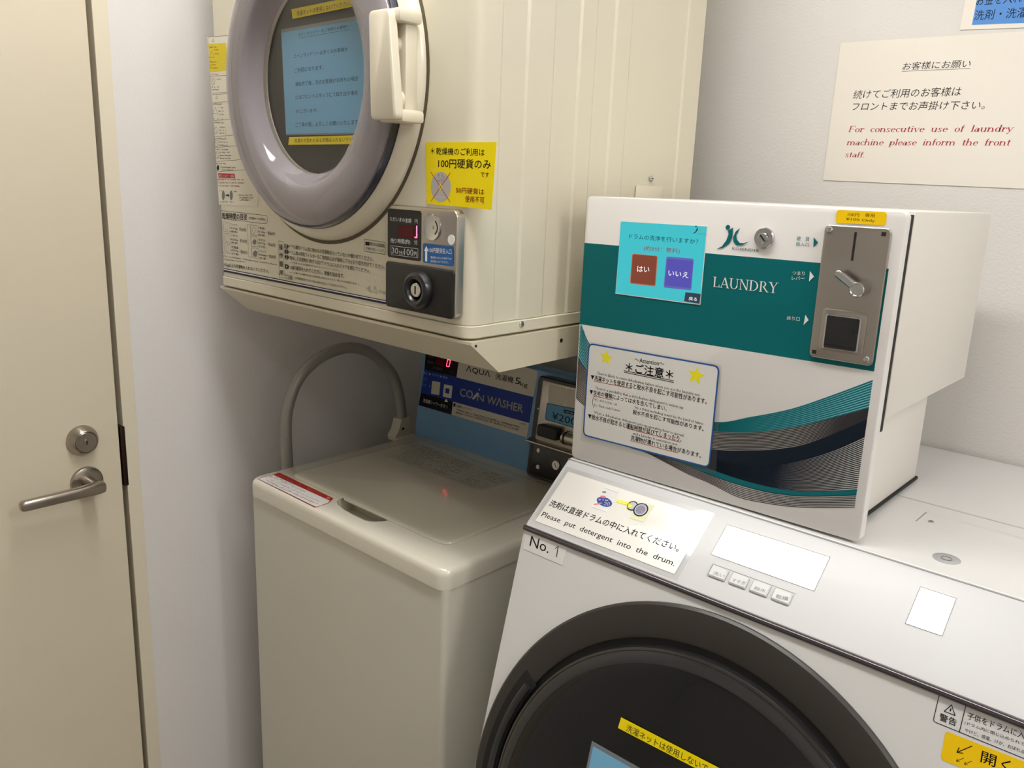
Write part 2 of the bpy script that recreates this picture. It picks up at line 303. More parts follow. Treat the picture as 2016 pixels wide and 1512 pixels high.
DECALS = {
'dryer_front': [
 ('O',[[0.01,0.135],[0.1664,0.135],[0.164,0.1211],[0.0119,0.1207]],0.007,0.0006,'k'),
 ('T','乾燥時間の目安',[0.0161,0.1208],0.0252,0.0847,0.011,'k',1,0),
 ('T','(洗濯物1つの場合)',[0.1063,0.1248],0.0137,0.0526,0.0048,'k',0,0),
 ('O',[[0.0099,0.1156],[0.0173,0.1158],[0.0184,0.0601],[0.0106,0.0601]],0.001,0.0004,'k'),
 ('O',[[0.1004,0.1161],[0.1102,0.1163],[0.1109,0.0608],[0.1014,0.0607]],0.001,0.0004,'k'),
 ('O',[[0.0198,0.1155],[0.0401,0.1158],[0.0404,0.099],[0.0203,0.0985]],0.001,0.0004,'k'),
 ('O',[[0.0201,0.0956],[0.0404,0.0961],[0.041,0.0795],[0.0206,0.0788]],0.001,0.0004,'k'),
 ('O',[[0.0204,0.0762],[0.0408,0.0769],[0.0408,0.0605],[0.021,0.06]],0.001,0.0004,'k'),
 ('O',[[0.1113,0.1158],[0.1323,0.116],[0.1325,0.0995],[0.112,0.0992]],0.001,0.0004,'k'),
 ('O',[[0.1118,0.0967],[0.1323,0.097],[0.1324,0.0803],[0.1125,0.0798]],0.001,0.0004,'k'),
 ('O',[[0.1126,0.0774],[0.1329,0.0777],[0.133,0.0607],[0.1133,0.0604]],0.001,0.0004,'k'),
 ('L',[[0.0244,0.1018],[0.0252,0.1107],[0.0286,0.1133],[0.033,0.1131],[0.034,0.1105],[0.0334,0.1025],[0.0244,0.1018]],0.0004,'k'),
 ('L',[[0.0246,0.0813],[0.0254,0.0902],[0.0288,0.0928],[0.0332,0.0927],[0.0343,0.09],[0.0336,0.082],[0.0246,0.0813]],0.0004,'k'),
 ('L',[[0.025,0.0624],[0.0257,0.0713],[0.0292,0.074],[0.0336,0.0739],[0.0346,0.0713],[0.034,0.0631],[0.025,0.0624]],0.0004,'k'),
 ('L',[[0.1217,0.114],[0.1288,0.1099],[0.124,0.1034],[0.1194,0.1008],[0.1156,0.109],[0.1217,0.114]],0.0004,'k'),
 ('P',[[0.1219,0.0933],[0.129,0.09],[0.1227,0.0825],[0.1147,0.0865]],'g'),
 ('P',[[0.1236,0.0741],[0.1307,0.0716],[0.1273,0.0628],[0.1184,0.0628],[0.1159,0.0688]],'g'),
 ('T','Yシャツ',[0.0429,0.1106],0.0002,0.0236,0.0045,'k',0,0),
 ('T','約200g',[0.0429,0.1039],0.0032,0.0236,0.0045,'k',0,0),
 ('T','(綿5枚)',[0.0431,0.0979],0.0058,0.0236,0.0045,'k',0,0),
 ('T','ブラウス',[0.0432,0.0912],0.0087,0.0236,0.0045,'k',0,0),
 ('T','約200g',[0.0432,0.0839],0.0119,0.0237,0.0045,'k',0,0),
 ('T','(綿5枚)',[0.0434,0.0784],0.0143,0.0237,0.0045,'k',0,0),
 ('T','作業着',[0.0441,0.0705],0.0178,0.0237,0.0045,'k',0,0),
 ('T','約500g',[0.0436,0.0648],0.0203,0.0237,0.0045,'k',0,0),
 ('T','(約1着)',[0.0438,0.0588],0.0229,0.0238,0.0045,'k',0,0),
 ('T','下着(綿)',[0.1343,0.1106],0.0002,0.0217,0.0043,'k',0,0),
 ('T','約130g',[0.1345,0.1042],0.0032,0.0218,0.0043,'k',0,0),
 ('T','(約5枚)',[0.1347,0.0987],0.0057,0.0218,0.0043,'k',0,0),
 ('T','タオル',[0.1354,0.0908],0.0093,0.0218,0.0043,'k',0,0),
 ('T','約70g',[0.135,0.085],0.0119,0.0218,0.0043,'k',0,0),
 ('T','(約10枚)',[0.1353,0.0791],0.0146,0.0218,0.0043,'k',0,0),
 ('T','パジャマ',[0.136,0.0715],0.0181,0.0218,0.0043,'k',0,0),
 ('T','約500g',[0.1362,0.0653],0.0209,0.0219,0.0043,'k',0,0),
 ('T','(約1着)',[0.1364,0.0595],0.0236,0.0219,0.0044,'k',0,0),
 ('T','約30分',[0.0738,0.1029],0.0104,0.023,0.0066,'k',0,0),
 ('L',[[0.0643,0.1067],[0.0723,0.1068]],0.0003,'k'),
 ('T','約30分',[0.0748,0.0832],0.0192,0.023,0.0066,'k',0,0),
 ('L',[[0.0653,0.0869],[0.0733,0.087]],0.0003,'k'),
 ('T','約60分',[0.0752,0.0639],0.0278,0.0231,0.0067,'k',0,0),
 ('L',[[0.0657,0.0675],[0.0737,0.0677]],0.0003,'k'),
 ('T','約60分',[0.1661,0.1032],0.0108,0.0211,0.0063,'k',0,0),
 ('L',[[0.1572,0.1068],[0.1646,0.1069]],0.0003,'k'),
 ('T','約60分',[0.1667,0.0842],0.0196,0.0212,0.0064,'k',0,0),
 ('L',[[0.1578,0.0877],[0.1652,0.0879]],0.0003,'k'),
 ('T','約60分',[0.1679,0.0645],0.0287,0.0213,0.0064,'k',0,0),
 ('L',[[0.159,0.068],[0.1664,0.0682]],0.0003,'k'),
 ('G',[0.011,0.0529],0.008,0.1812,0.003,'k',0.85),
 ('G',[0.0154,0.0471],0.0226,0.0753,0.003,'k',0.85),
 ('T','4.5kg以上の洗濯物を入れないでください。',[0.0143,0.0349],0.0175,0.1518,0.0077,'k',0.5,0),
 ('O',[[0.1975,0.0959],[0.2119,0.0958],[0.2118,0.0359],[0.1967,0.0355]],0.001,0.0005,'k'),
 ('T','操',[0.199,0.0815],0.0038,0.0109,0.0093,'k',0.5,0),
 ('T','作',[0.1988,0.0674],0.0104,0.0109,0.0093,'k',0.5,0),
 ('T','順',[0.1987,0.0532],0.017,0.0109,0.0094,'k',0.5,0),
 ('T','序',[0.1986,0.039],0.0237,0.011,0.0094,'k',0.5,0),
 ('P',[[0.2152,0.0924],[0.2238,0.0923],[0.2279,0.089],[0.2235,0.0851],[0.2154,0.0853]],'k'),
 ('T','1',[0.2182,0.0864],-0.0077,0.0048,0.0053,'w',1,0),
 ('P',[[0.2153,0.0835],[0.2239,0.0835],[0.228,0.0802],[0.2236,0.0762],[0.2156,0.0764]],'k'),
 ('T','2',[0.2183,0.0775],-0.0035,0.0048,0.0054,'w',1,0),
 ('P',[[0.2155,0.0746],[0.2241,0.0746],[0.2282,0.0713],[0.2237,0.0673],[0.2157,0.0675]],'k'),
 ('T','3',[0.2184,0.0686],0.0007,0.0048,0.0054,'w',1,0),
 ('P',[[0.2153,0.0591],[0.2239,0.0592],[0.228,0.0559],[0.2236,0.0518],[0.2155,0.0519]],'k'),
 ('T','4',[0.2183,0.0531],0.008,0.0048,0.0054,'w',1,0),
 ('T','ドアを開きドラム内に他の人の洗濯物が入っていないか確かめてください。',[0.2301,0.086],-0.0008,0.2197,0.0068,'k',0.4,0),
 ('T','ドラム奥の排気フィルターはご使用前に必ず掃除して元どおり取り付けてください。',[0.2303,0.0767],0.0009,0.2456,0.0067,'k',0.4,0),
 ('T','脱水した洗濯物を1枚ずつ広げてドラムに入れてドアを閉じてください。',[0.2307,0.0678],-0.0005,0.2116,0.0065,'k',0.4,0),
 ('T','(ドアを閉じるとき洗濯物がはさまらないようにしてください。)',[0.2309,0.0615],0.0037,0.141,0.0039,'k',0,0),
 ('T','100円硬貨を入れてください。乾燥を始めます。',[0.2321,0.0517],0.0103,0.1466,0.0072,'k',0.4,0),
 ('T','(ドアを開ければ運転は止まり乾燥状態を確かめられます。閉じれば再運転します。)',[0.2302,0.0451],0.0068,0.1857,0.0039,'k',0,0),
 ('O',[[0.2148,0.0416],[0.2389,0.0421],[0.2392,0.0357],[0.2153,0.0352]],0.001,0.0005,'k'),
 ('T','ご注意',[0.2172,0.0362],0.0133,0.0188,0.0046,'k',0.5,0),
 ('T','100円硬貨専用ですので他の硬貨は投入しても返却されません。',[0.2421,0.0371],0.006,0.1433,0.0042,'k',0,0),
 ('T','乾燥容量',[0.4358,0.0549],0.0113,0.0331,0.0053,'pale',0,0),
 ('T','4.5',[0.4325,0.0397],-0.0048,0.0269,0.0108,'pale',1,0),
 ('T','kg',[0.4636,0.0414],-0.0492,0.0141,0.0053,'pale',0.5,0),
 ('L',[[0.4304,0.0628],[0.4772,0.0628]],0.0004,'pale'),
 ('L',[[0.4237,0.0359],[0.4271,0.0625]],0.0004,'pale'),
 ('P',[[0.0148,0.0326],[0.4794,0.0321],[0.4794,0.0311],[0.0147,0.0313]],'navy'),
 ('P',[[0.0139,0.0292],[0.4794,0.0295],[0.4794,0.0265],[0.0136,0.0259]],'navy'),
 ('P',[[0.0147,0.0311],[0.4794,0.0309],[0.4794,0.0296],[0.0139,0.0294]],'w'),
 ('O',[[0.4288,0.1166],[0.4773,0.1156],[0.4778,0.0985],[0.4294,0.0989]],0.0015,0.0006,'k'),
 ('P',[[0.4316,0.1133],[0.4413,0.1134],[0.4413,0.1081],[0.4316,0.1081]],'k'),
 ('T','表示中は送風運転',[0.443,0.1083],-0.0176,0.0335,0.0053,'k',0.4,0),
 ('T','衣類を冷ましています。',[0.4327,0.1019],-0.0137,0.0443,0.004,'k',0.4,0),
],
'dryer_sticker': [
 ('P',[[-0.009,0.4277],[0.0871,0.4226],[0.0906,0.2477],[0.1422,0.1651],[0.1351,0.1483],[0.0064,0.1452]],'sticker'),
 ('O',[[-0.006,0.427],[0.0625,0.4244],[0.068,0.3354],[-0.0031,0.3345]],0.004,0.0005,'k'),
 ('P',[[-0.0052,0.4163],[0.0533,0.4134],[0.0581,0.3698],[-0.0038,0.37]],'yel'),
 ('O',[[-0.0015,0.3323],[0.0678,0.333],[0.1002,0.2079],[0.0028,0.2021]],0.004,0.0005,'k'),
 ('L',[[0.0017,0.2891],[0.0771,0.2915]],0.0005,'k'),
 ('L',[[0.0005,0.262],[0.0836,0.2654]],0.0005,'k'),
 ('L',[[0.0016,0.2437],[0.0864,0.2477]],0.0005,'k'),
 ('L',[[0.0017,0.2196],[0.0931,0.2246]],0.0005,'k'),
 ('L',[[-0.0067,0.363],[0.0575,0.3621]],0.0005,'k'),
 ('L',[[0.0026,0.3193],[0.071,0.3199]],0.0005,'k'),
 ('L',[[0.0113,0.4239],[0.0148,0.4188],[0.0069,0.4193],[0.0113,0.4239]],0.0005,'k'),
 ('L',[[0.0051,0.4042],[0.0128,0.3928],[-0.0046,0.3938],[0.0051,0.4042]],0.0005,'k'),
 ('L',[[0.0151,0.3303],[0.0186,0.3252],[0.0107,0.3254],[0.0151,0.3303]],0.0005,'k'),
 ('L',[[0.0086,0.3118],[0.0164,0.3005],[-0.0012,0.3008],[0.0086,0.3118]],0.0005,'k'),
 ('L',[[0.0111,0.3542],[0.0105,0.3523],[0.0092,0.3506],[0.0073,0.3495],[0.005,0.349],[0.0028,0.3493],[0.0008,0.3503],[-0.0006,0.3518],[-0.0012,0.3537],[-0.0011,0.3557],[-0.0001,0.3575],[0.0016,0.3589],[0.0037,0.3598],[0.006,0.3598],[0.0081,0.3592],[0.0098,0.3579],[0.0109,0.3562],[0.0111,0.3542]],0.0005,'k'),
 ('L',[[0.0018,0.3584],[0.0081,0.3505]],0.0005,'k'),
 ('L',[[0.0127,0.2727],[0.0121,0.2707],[0.0107,0.269],[0.0088,0.2677],[0.0065,0.2672],[0.0042,0.2674],[0.0023,0.2683],[0.0008,0.2698],[0.0002,0.2718],[0.0004,0.2738],[0.0014,0.2757],[0.0031,0.2772],[0.0052,0.2781],[0.0075,0.2783],[0.0096,0.2777],[0.0114,0.2765],[0.0124,0.2748],[0.0127,0.2727]],0.0005,'k'),
 ('L',[[0.0032,0.2767],[0.0097,0.2689]],0.0005,'k'),
 ('L',[[0.0138,0.2505],[0.0132,0.2485],[0.0119,0.2467],[0.0099,0.2455],[0.0077,0.2449],[0.0054,0.245],[0.0034,0.246],[0.002,0.2475],[0.0013,0.2494],[0.0015,0.2515],[0.0025,0.2534],[0.0042,0.255],[0.0063,0.2559],[0.0086,0.2561],[0.0108,0.2555],[0.0125,0.2543],[0.0136,0.2526],[0.0138,0.2505]],0.0005,'k'),
 ('L',[[0.0043,0.2544],[0.0108,0.2466]],0.0005,'k'),
 ('L',[[0.0143,0.231],[0.0137,0.2289],[0.0124,0.2272],[0.0104,0.2259],[0.0082,0.2253],[0.0059,0.2254],[0.0039,0.2263],[0.0024,0.2278],[0.0018,0.2298],[0.002,0.2319],[0.003,0.2338],[0.0047,0.2354],[0.0068,0.2363],[0.0091,0.2366],[0.0113,0.236],[0.013,0.2348],[0.0141,0.233],[0.0143,0.231]],0.0005,'k'),
 ('L',[[0.0048,0.2348],[0.0113,0.227]],0.0005,'k'),
 ('P',[[0.0133,0.2091],[0.0128,0.2072],[0.0116,0.2055],[0.0099,0.2045],[0.008,0.2042],[0.0063,0.2047],[0.005,0.206],[0.0043,0.2077],[0.0044,0.2097],[0.0053,0.2116],[0.0067,0.213],[0.0085,0.2138],[0.0103,0.2137],[0.0119,0.2129],[0.013,0.2114],[0.0133,0.2095]],'k'),
 ('G',[-0.0041,0.4091],-0.0749,0.0262,0.0031,'k',0.95),
 ('G',[0.0112,0.4036],-0.073,0.0173,0.0031,'k',0.8),
 ('G',[0.0124,0.3974],-0.0703,0.0173,0.0031,'k',0.8),
 ('G',[-0.0046,0.3855],-0.0646,0.0263,0.0031,'k',0.8),
 ('G',[-0.0037,0.3804],-0.0624,0.0263,0.0031,'k',0.8),
 ('G',[-0.0029,0.3754],-0.0603,0.0263,0.0031,'k',0.8),
 ('G',[-0.0021,0.3648],-0.0557,0.0263,0.0031,'red',0.9),
 ('G',[0.0156,0.3557],-0.0521,0.0174,0.0031,'k',0.8),
 ('G',[-0.0005,0.3437],-0.0465,0.0263,0.0032,'k',0.8),
 ('G',[0.0,0.3395],-0.0446,0.0264,0.0032,'k',0.8),
 ('G',[0.0005,0.3157],-0.0342,0.0308,0.0032,'k',0.95),
 ('G',[0.0177,0.3093],-0.0317,0.0174,0.0032,'k',0.8),
 ('G',[0.0189,0.303],-0.0289,0.0174,0.0032,'k',0.8),
 ('G',[0.0193,0.2976],-0.0265,0.0174,0.0032,'k',0.8),
 ('G',[0.0018,0.2904],-0.0232,0.0309,0.0032,'k',0.8),
 ('G',[0.0021,0.2844],-0.0205,0.0352,0.0032,'k',0.95),
 ('G',[0.0148,0.2764],-0.0171,0.0263,0.0032,'k',0.8),
 ('G',[0.0152,0.2714],-0.0149,0.0263,0.0032,'k',0.8),
 ('G',[0.0148,0.2667],-0.0128,0.0263,0.0032,'k',0.8),
 ('G',[0.0023,0.257],-0.0085,0.0397,0.0033,'k',0.95),
 ('G',[0.0157,0.2516],-0.0062,0.0307,0.0032,'k',0.8),
 ('G',[0.0152,0.2462],-0.0038,0.0307,0.0032,'k',0.8),
 ('G',[0.0025,0.2389],-0.0006,0.0441,0.0033,'k',0.95),
 ('G',[0.0164,0.2338],0.0017,0.0351,0.0033,'k',0.8),
 ('G',[0.0168,0.2288],0.0039,0.0394,0.0033,'k',0.8),
 ('G',[0.0164,0.2238],0.0061,0.0394,0.0033,'k',0.8),
 ('G',[0.0039,0.2149],0.01,0.0338,0.0033,'k',0.95),
 ('G',[0.0168,0.2086],0.0128,0.0566,0.0033,'k',0.8),
 ('G',[0.0174,0.2042],0.0148,0.0438,0.0033,'k',0.8),
 ('G',[0.0042,0.1875],0.022,0.0914,0.0033,'red',0.9),
 ('G',[0.0064,0.1818],0.0245,0.0934,0.0033,'red',0.9),
 ('G',[0.0078,0.1765],0.0269,0.0723,0.0033,'red',0.9),
 ('G',[0.0751,0.163],0.0338,0.046,0.0032,'k',0.85),
 ('G',[0.0782,0.1588],0.0358,0.046,0.0032,'k',0.85),
 ('G',[0.0788,0.1549],0.0375,0.0336,0.0033,'k',0.85),
 ('G',[0.0061,0.168],0.0306,0.0135,0.0033,'k',0.7),
 ('G',[0.0583,0.1684],0.0311,0.0172,0.0033,'k',0.7),
 ('G',[0.0117,0.1486],0.0392,0.0269,0.0034,'k',0.8),
 ('G',[0.0447,0.1498],0.0393,0.0149,0.0033,'k',0.8),
 ('R',[[0.008,0.2],[0.066,0.2002],[0.0663,0.1929],[0.0092,0.1925]],0.002,'redf'),
 ('T','排気フィルターの掃除',[0.0102,0.1934],0.0051,0.0536,0.0049,'w',0.4,0),
 ('P',[[0.0285,0.1623],[0.0278,0.1589],[0.0264,0.156],[0.0245,0.1541],[0.0225,0.1536],[0.0206,0.1545],[0.0192,0.1567],[0.0186,0.1598],[0.0188,0.1633],[0.0198,0.1665],[0.0215,0.169],[0.0235,0.1704],[0.0255,0.1703],[0.0272,0.1689],[0.0282,0.1663],[0.0285,0.163]],'g'),
 ('P',[[0.0558,0.1635],[0.0551,0.1601],[0.0538,0.1573],[0.0519,0.1554],[0.0499,0.1549],[0.0481,0.1558],[0.0468,0.158],[0.0462,0.161],[0.0464,0.1644],[0.0473,0.1677],[0.0489,0.1701],[0.0509,0.1714],[0.0528,0.1714],[0.0545,0.17],[0.0555,0.1674],[0.0558,0.1642]],'g'),
 ('P',[[0.0326,0.1638],[0.0397,0.1639],[0.0398,0.1654],[0.0449,0.163],[0.0394,0.1601],[0.0395,0.1617],[0.0324,0.1616]],'k'),
],
'dryer_coin': [
 ('T','ただいまの金額\u3000円',[0.5047,0.1482],-0.0042,0.0582,0.0059,'w',0,0),
 ('T','残り時間(約)\u3000分',[0.5064,0.1168],0.0337,0.0571,0.0075,'w',0,0),
 ('R',[[0.5227,0.1438],[0.5558,0.1442],[0.5561,0.1277],[0.5229,0.1277]],0.001,'ledoff'),
 ('P',[[0.5569,0.1447],[0.5635,0.1447],[0.5638,0.1286],[0.5572,0.1287]],'ledoff'),
 ('L',[[0.5616,0.1443],[0.5617,0.1371]],0.0022,'led'),
 ('L',[[0.5617,0.136],[0.5619,0.1294]],0.0022,'led'),
 ('L',[[0.5577,0.1294],[0.5619,0.1294]],0.0015,'led'),
 ('O',[[0.507,0.114],[0.5646,0.1146],[0.5649,0.1025],[0.5077,0.1016]],0.0005,0.0004,'w'),
 ('T','30',[0.5091,0.1036],0.0094,0.014,0.0082,'w',1,0),
 ('T','分/',[0.5246,0.1034],0.0164,0.0101,0.0056,'w',0,0),
 ('T','100',[0.5361,0.1036],0.0238,0.0192,0.0087,'w',1,0),
 ('T','円',[0.5565,0.1041],0.002,0.0061,0.0058,'w',0,0),
 ('R',[[0.5743,0.123],[0.6341,0.1233],[0.635,0.0973],[0.5749,0.0971]],0.004,'blue'),
 ('P',[[0.5815,0.1197],[0.5859,0.1136],[0.5835,0.1134],[0.5838,0.0994],[0.5798,0.099],[0.5795,0.113],[0.5773,0.1128]],'w'),
 ('T','100円硬貨投入口',[0.5871,0.1116],0.0328,0.0441,0.0068,'w',0,0),
 ('T','連続投入および途中での',[0.5905,0.104],0.0373,0.0409,0.0032,'w',0,0),
 ('T','追加投入もできます。',[0.5906,0.099],0.0361,0.0353,0.0032,'w',0,0),
],
'notice_blue': [
 ('P',[[0.2377,0.4186],[0.4533,0.4213],[0.4518,0.2644],[0.2443,0.2631]],'lam'),
 ('P',[[0.2385,0.4138],[0.4529,0.4159],[0.4514,0.2667],[0.245,0.2655]],'bluep'),
 ('T','コインランドリーをご利用のお客様へ',[0.2848,0.405],0.0167,0.1247,0.0048,'k2',0,0),
 ('L',[[0.2852,0.4026],[0.4095,0.4048]],0.0004,'k2'),
 ('T','コインランドリーは多くのお客様が',[0.2711,0.3752],0.0107,0.1352,0.0059,'k2',0,0),
 ('T','ご利用になります。',[0.2723,0.3541],0.0146,0.0748,0.0067,'k2',0,0),
 ('T','運転終了後、次のお客様がお待ちの場合',[0.2733,0.3346],0.0114,0.1565,0.0065,'k2',0,0),
 ('T','にはフロントスタッフにて取り出す場合',[0.2738,0.3155],0.0122,0.1548,0.0065,'k2',0,0),
 ('T','がございます。',[0.2735,0.2955],0.0117,0.0578,0.0059,'k2',0,0),
 ('T','ご了承の程、よろしくお願いいたします。',[0.2717,0.2751],0.0157,0.1609,0.0069,'k2',0,0),
],
'strip_top': [
 ('P',[[0.2683,0.4441],[0.4268,0.4464],[0.4282,0.4338],[0.2712,0.4305]],'yelp'),
 ('T','洗濯ネットは使用しないでください。',[0.2824,0.4332],0.0134,0.133,0.0071,'k2',0.3,0),
],
'strip_bottom': [
 ('P',[[0.2547,0.2605],[0.4459,0.2632],[0.4437,0.2509],[0.2516,0.2489]],'yelp'),
 ('T','色落ちの恐れのある衣類は入れないでください',[0.2692,0.2518],0.0171,0.1708,0.0062,'k2',0.3,0),
],
'washer_panel': [
 ('P',[[0.0031,0.1964],[0.114,0.1965],[0.1088,0.1518],[0.0048,0.1508]],'blk'),
 ('P',[[0.1111,0.2143],[0.2545,0.2119],[0.3342,0.2064],[0.3308,0.1532],[0.1088,0.1518]],'plate'),
 ('P',[[0.0048,0.1509],[0.3309,0.1528],[0.3289,0.0989],[0.1064,0.0974],[0.001,0.0958]],'bluew'),
 ('P',[[0.001,0.0958],[0.1063,0.0975],[0.1067,0.0677],[-0.0011,0.0664]],'blk'),
 ('P',[[0.1068,0.0972],[0.3289,0.0988],[0.3271,0.0687],[0.1069,0.0678]],'plate'),
 ('T','ΛQUΛ',[0.1358,0.1688],0.0007,0.071,0.0139,'navy',0.7,0),
 ('T','洗濯機',[0.2225,0.1693],0.0198,0.0504,0.0131,'k',0.7,0),
 ('T','5',[0.2782,0.1705],-0.0082,0.0132,0.0139,'k',0.4,0),
 ('T','kg',[0.2924,0.1661],0.012,0.0201,0.0117,'k',0.3,0),
 ('T','CO',[0.125,0.1137],0.0325,0.0394,0.0172,'silver',1.6,0),
 ('P',[[0.1618,0.1145],[0.1687,0.1145],[0.1821,0.1298],[0.1774,0.132],[0.175,0.1306]],'silver'),
 ('T','N',[0.178,0.1145],0.0345,0.0193,0.014,'silver',1.6,0),
 ('C',[0.1813,0.1388],0.0018,'silver'),
 ('T','WΛSHER',[0.207,0.1145],0.0122,0.1013,0.017,'silver',1.6,0),
 ('T','洗濯槽シャワーボタン',[0.0122,0.076],0.012,0.0808,0.0093,'w',0.2,0),
 ('R',[[0.0346,0.1298],[0.0611,0.1315],[0.0621,0.1024],[0.0354,0.1007]],0.0015,'sw'),
 ('R',[[0.0738,0.1296],[0.1005,0.131],[0.101,0.1031],[0.0736,0.1019]],0.0015,'sw'),
 ('R',[[0.0795,0.1225],[0.0927,0.123],[0.0919,0.1113],[0.0803,0.1112]],0.0005,'bluew'),
 ('R',[[0.0403,0.1229],[0.0555,0.1236],[0.0556,0.1099],[0.0411,0.1091]],0.004,'plate'),
 ('P',[[0.0854,0.0988],[0.0925,0.0928],[0.0807,0.092]],'w'),
 ('T','洗い ▶ すすぎ ▶ 脱水',[0.0042,0.1395],0.037,0.0793,0.0062,'palebl',0,0),
 ('T','残り時間(約)',[0.0329,0.1561],0.0405,0.0307,0.0064,'g2',0,0),
 ('T','分',[0.09,0.1589],0.0422,0.007,0.0035,'g2',0,0),
 ('P',[[0.0398,0.1866],[0.0692,0.1866],[0.0662,0.1668],[0.0392,0.1666]],'ledoff'),
 ('T','金額',[0.0137,0.1807],0.0205,0.0173,0.0056,'g2',0,0),
 ('T','運転中',[0.0121,0.167],0.0118,0.0203,0.0056,'g2',0,0),
 ('L',[[0.0769,0.1855],[0.0846,0.1857]],0.0011,'led'),
 ('L',[[0.0849,0.1852],[0.0842,0.1785]],0.0011,'led'),
 ('L',[[0.0839,0.1774],[0.0831,0.1709]],0.0011,'led'),
 ('L',[[0.0755,0.1704],[0.0824,0.1705]],0.0011,'led'),
 ('L',[[0.076,0.1848],[0.0756,0.1785]],0.0011,'led'),
 ('L',[[0.0752,0.1773],[0.0746,0.1709]],0.0011,'led'),
 ('P',[[0.0031,0.1326],[0.0175,0.1328],[0.0175,0.1276],[0.0029,0.1271]],'palebl2'),
 ('P',[[0.0026,0.1182],[0.0168,0.1186],[0.0168,0.1133],[0.0026,0.1129]],'palebl2'),
 ('P',[[0.0282,0.1193],[0.0314,0.1153],[0.0272,0.115]],'palebl'),
 ('T','洗濯槽シャワーボタン',[0.1193,0.0872],0.036,0.0494,0.0061,'k',0,0),
 ('P',[[0.1105,0.0944],[0.1169,0.0947],[0.116,0.0874],[0.11,0.0871]],'navy'),
 ('G',[0.1198,0.0802],0.0111,0.188,0.0047,'k',0.85),
 ('G',[0.1198,0.0739],0.0198,0.0414,0.0046,'k',0.85),
 ('G',[0.1628,0.0748],0.0187,0.0139,0.0042,'red',0.9),
 ('G',[0.1782,0.0751],0.0198,0.0751,0.0045,'k',0.85),
 ('G',[0.2543,0.0764],0.018,0.0297,0.0044,'red',0.85),
 ('G',[0.2848,0.0768],0.0184,0.0203,0.0041,'k',0.85),
 ('G',[0.304,0.0921],0.0226,0.0203,0.0034,'k',0.8),
],
'washer_coin': [
 ('R',[[0.3892,0.1902],[0.4296,0.1907],[0.4315,0.1584],[0.3916,0.1561]],0.004,'plate'),
 ('O',[[0.3892,0.1902],[0.4296,0.1907],[0.4315,0.1584],[0.3916,0.1561]],0.004,0.0006,'g'),
 ('R',[[0.4324,0.1908],[0.4715,0.1913],[0.4734,0.1595],[0.4344,0.1575]],0.004,'plate'),
 ('O',[[0.4324,0.1908],[0.4715,0.1913],[0.4734,0.1595],[0.4344,0.1575]],0.004,0.0006,'g'),
 ('R',[[0.3896,0.1544],[0.4747,0.1578],[0.4772,0.1212],[0.3901,0.1223]],0.003,'bluel'),
 ('O',[[0.3896,0.1544],[0.4747,0.1578],[0.4772,0.1212],[0.3901,0.1223]],0.003,0.0012,'k'),
 ('T','¥200',[0.4054,0.1266],-0.0021,0.0591,0.0137,'k',0.3,0),
 ('R',[[0.4321,0.1508],[0.4675,0.1517],[0.4674,0.1457],[0.4323,0.1445]],0.0015,'k'),
 ('T','1回専用',[0.4346,0.1462],0.016,0.0295,0.0029,'plate',0,0),
],
'washer_lid_label': [
 ('P',[[0.0601,0.378],[0.3641,0.3647],[0.3605,0.2723],[0.0758,0.2687]],'lidlab'),
 ('G',[0.0891,0.3622],-0.0359,0.0712,0.0056,'k3',0.8),
 ('G',[0.0904,0.3516],-0.0305,0.0831,0.0055,'k3',0.8),
 ('G',[0.0918,0.3412],-0.0251,0.0826,0.0055,'k3',0.8),
 ('G',[0.0931,0.3308],-0.0197,0.0697,0.0054,'k3',0.8),
 ('G',[0.0944,0.3205],-0.0143,0.0814,0.0054,'k3',0.8),
 ('G',[0.0957,0.3104],-0.009,0.0809,0.0053,'k3',0.8),
 ('G',[0.097,0.3003],-0.0037,0.0683,0.0053,'k3',0.8),
 ('G',[0.0982,0.2903],0.0015,0.0798,0.0052,'k3',0.8),
 ('G',[0.0995,0.2804],0.0067,0.0793,0.0052,'k3',0.8),
 ('G',[0.1975,0.3583],-0.0359,0.054,0.0058,'k3',0.8),
 ('G',[0.1981,0.3473],-0.0299,0.071,0.0057,'k3',0.8),
 ('G',[0.1988,0.3364],-0.0239,0.0705,0.0057,'k3',0.8),
 ('G',[0.1995,0.3256],-0.018,0.0528,0.0056,'k3',0.8),
 ('G',[0.2002,0.315],-0.0121,0.0695,0.0056,'k3',0.8),
 ('G',[0.2008,0.3044],-0.0062,0.069,0.0055,'k3',0.8),
 ('G',[0.2015,0.2939],-0.0004,0.0518,0.0055,'k3',0.8),
 ('G',[0.2021,0.2835],0.0053,0.0681,0.0054,'k3',0.8),
 ('G',[0.2918,0.3559],-0.0365,0.0337,0.006,'k3',0.8),
 ('G',[0.2919,0.345],-0.0302,0.0634,0.0059,'k3',0.8),
 ('G',[0.2919,0.3342],-0.0239,0.0629,0.0059,'k3',0.8),
 ('G',[0.292,0.3235],-0.0177,0.0625,0.0058,'k3',0.8),
 ('G',[0.292,0.3129],-0.0115,0.0328,0.0058,'k3',0.8),
 ('G',[0.2921,0.3024],-0.0054,0.0617,0.0057,'k3',0.8),
 ('G',[0.2921,0.292],0.0007,0.0613,0.0057,'k3',0.8),
 ('G',[0.2922,0.2817],0.0067,0.0609,0.0056,'k3',0.8),
 ('G',[0.0785,0.2719],0.0111,0.0891,0.0031,'k3',0.8),
 ('G',[0.1765,0.273],0.0111,0.1104,0.003,'red3',0.8),
 ('G',[0.2949,0.2743],0.0111,0.0528,0.0037,'k3',0.8),
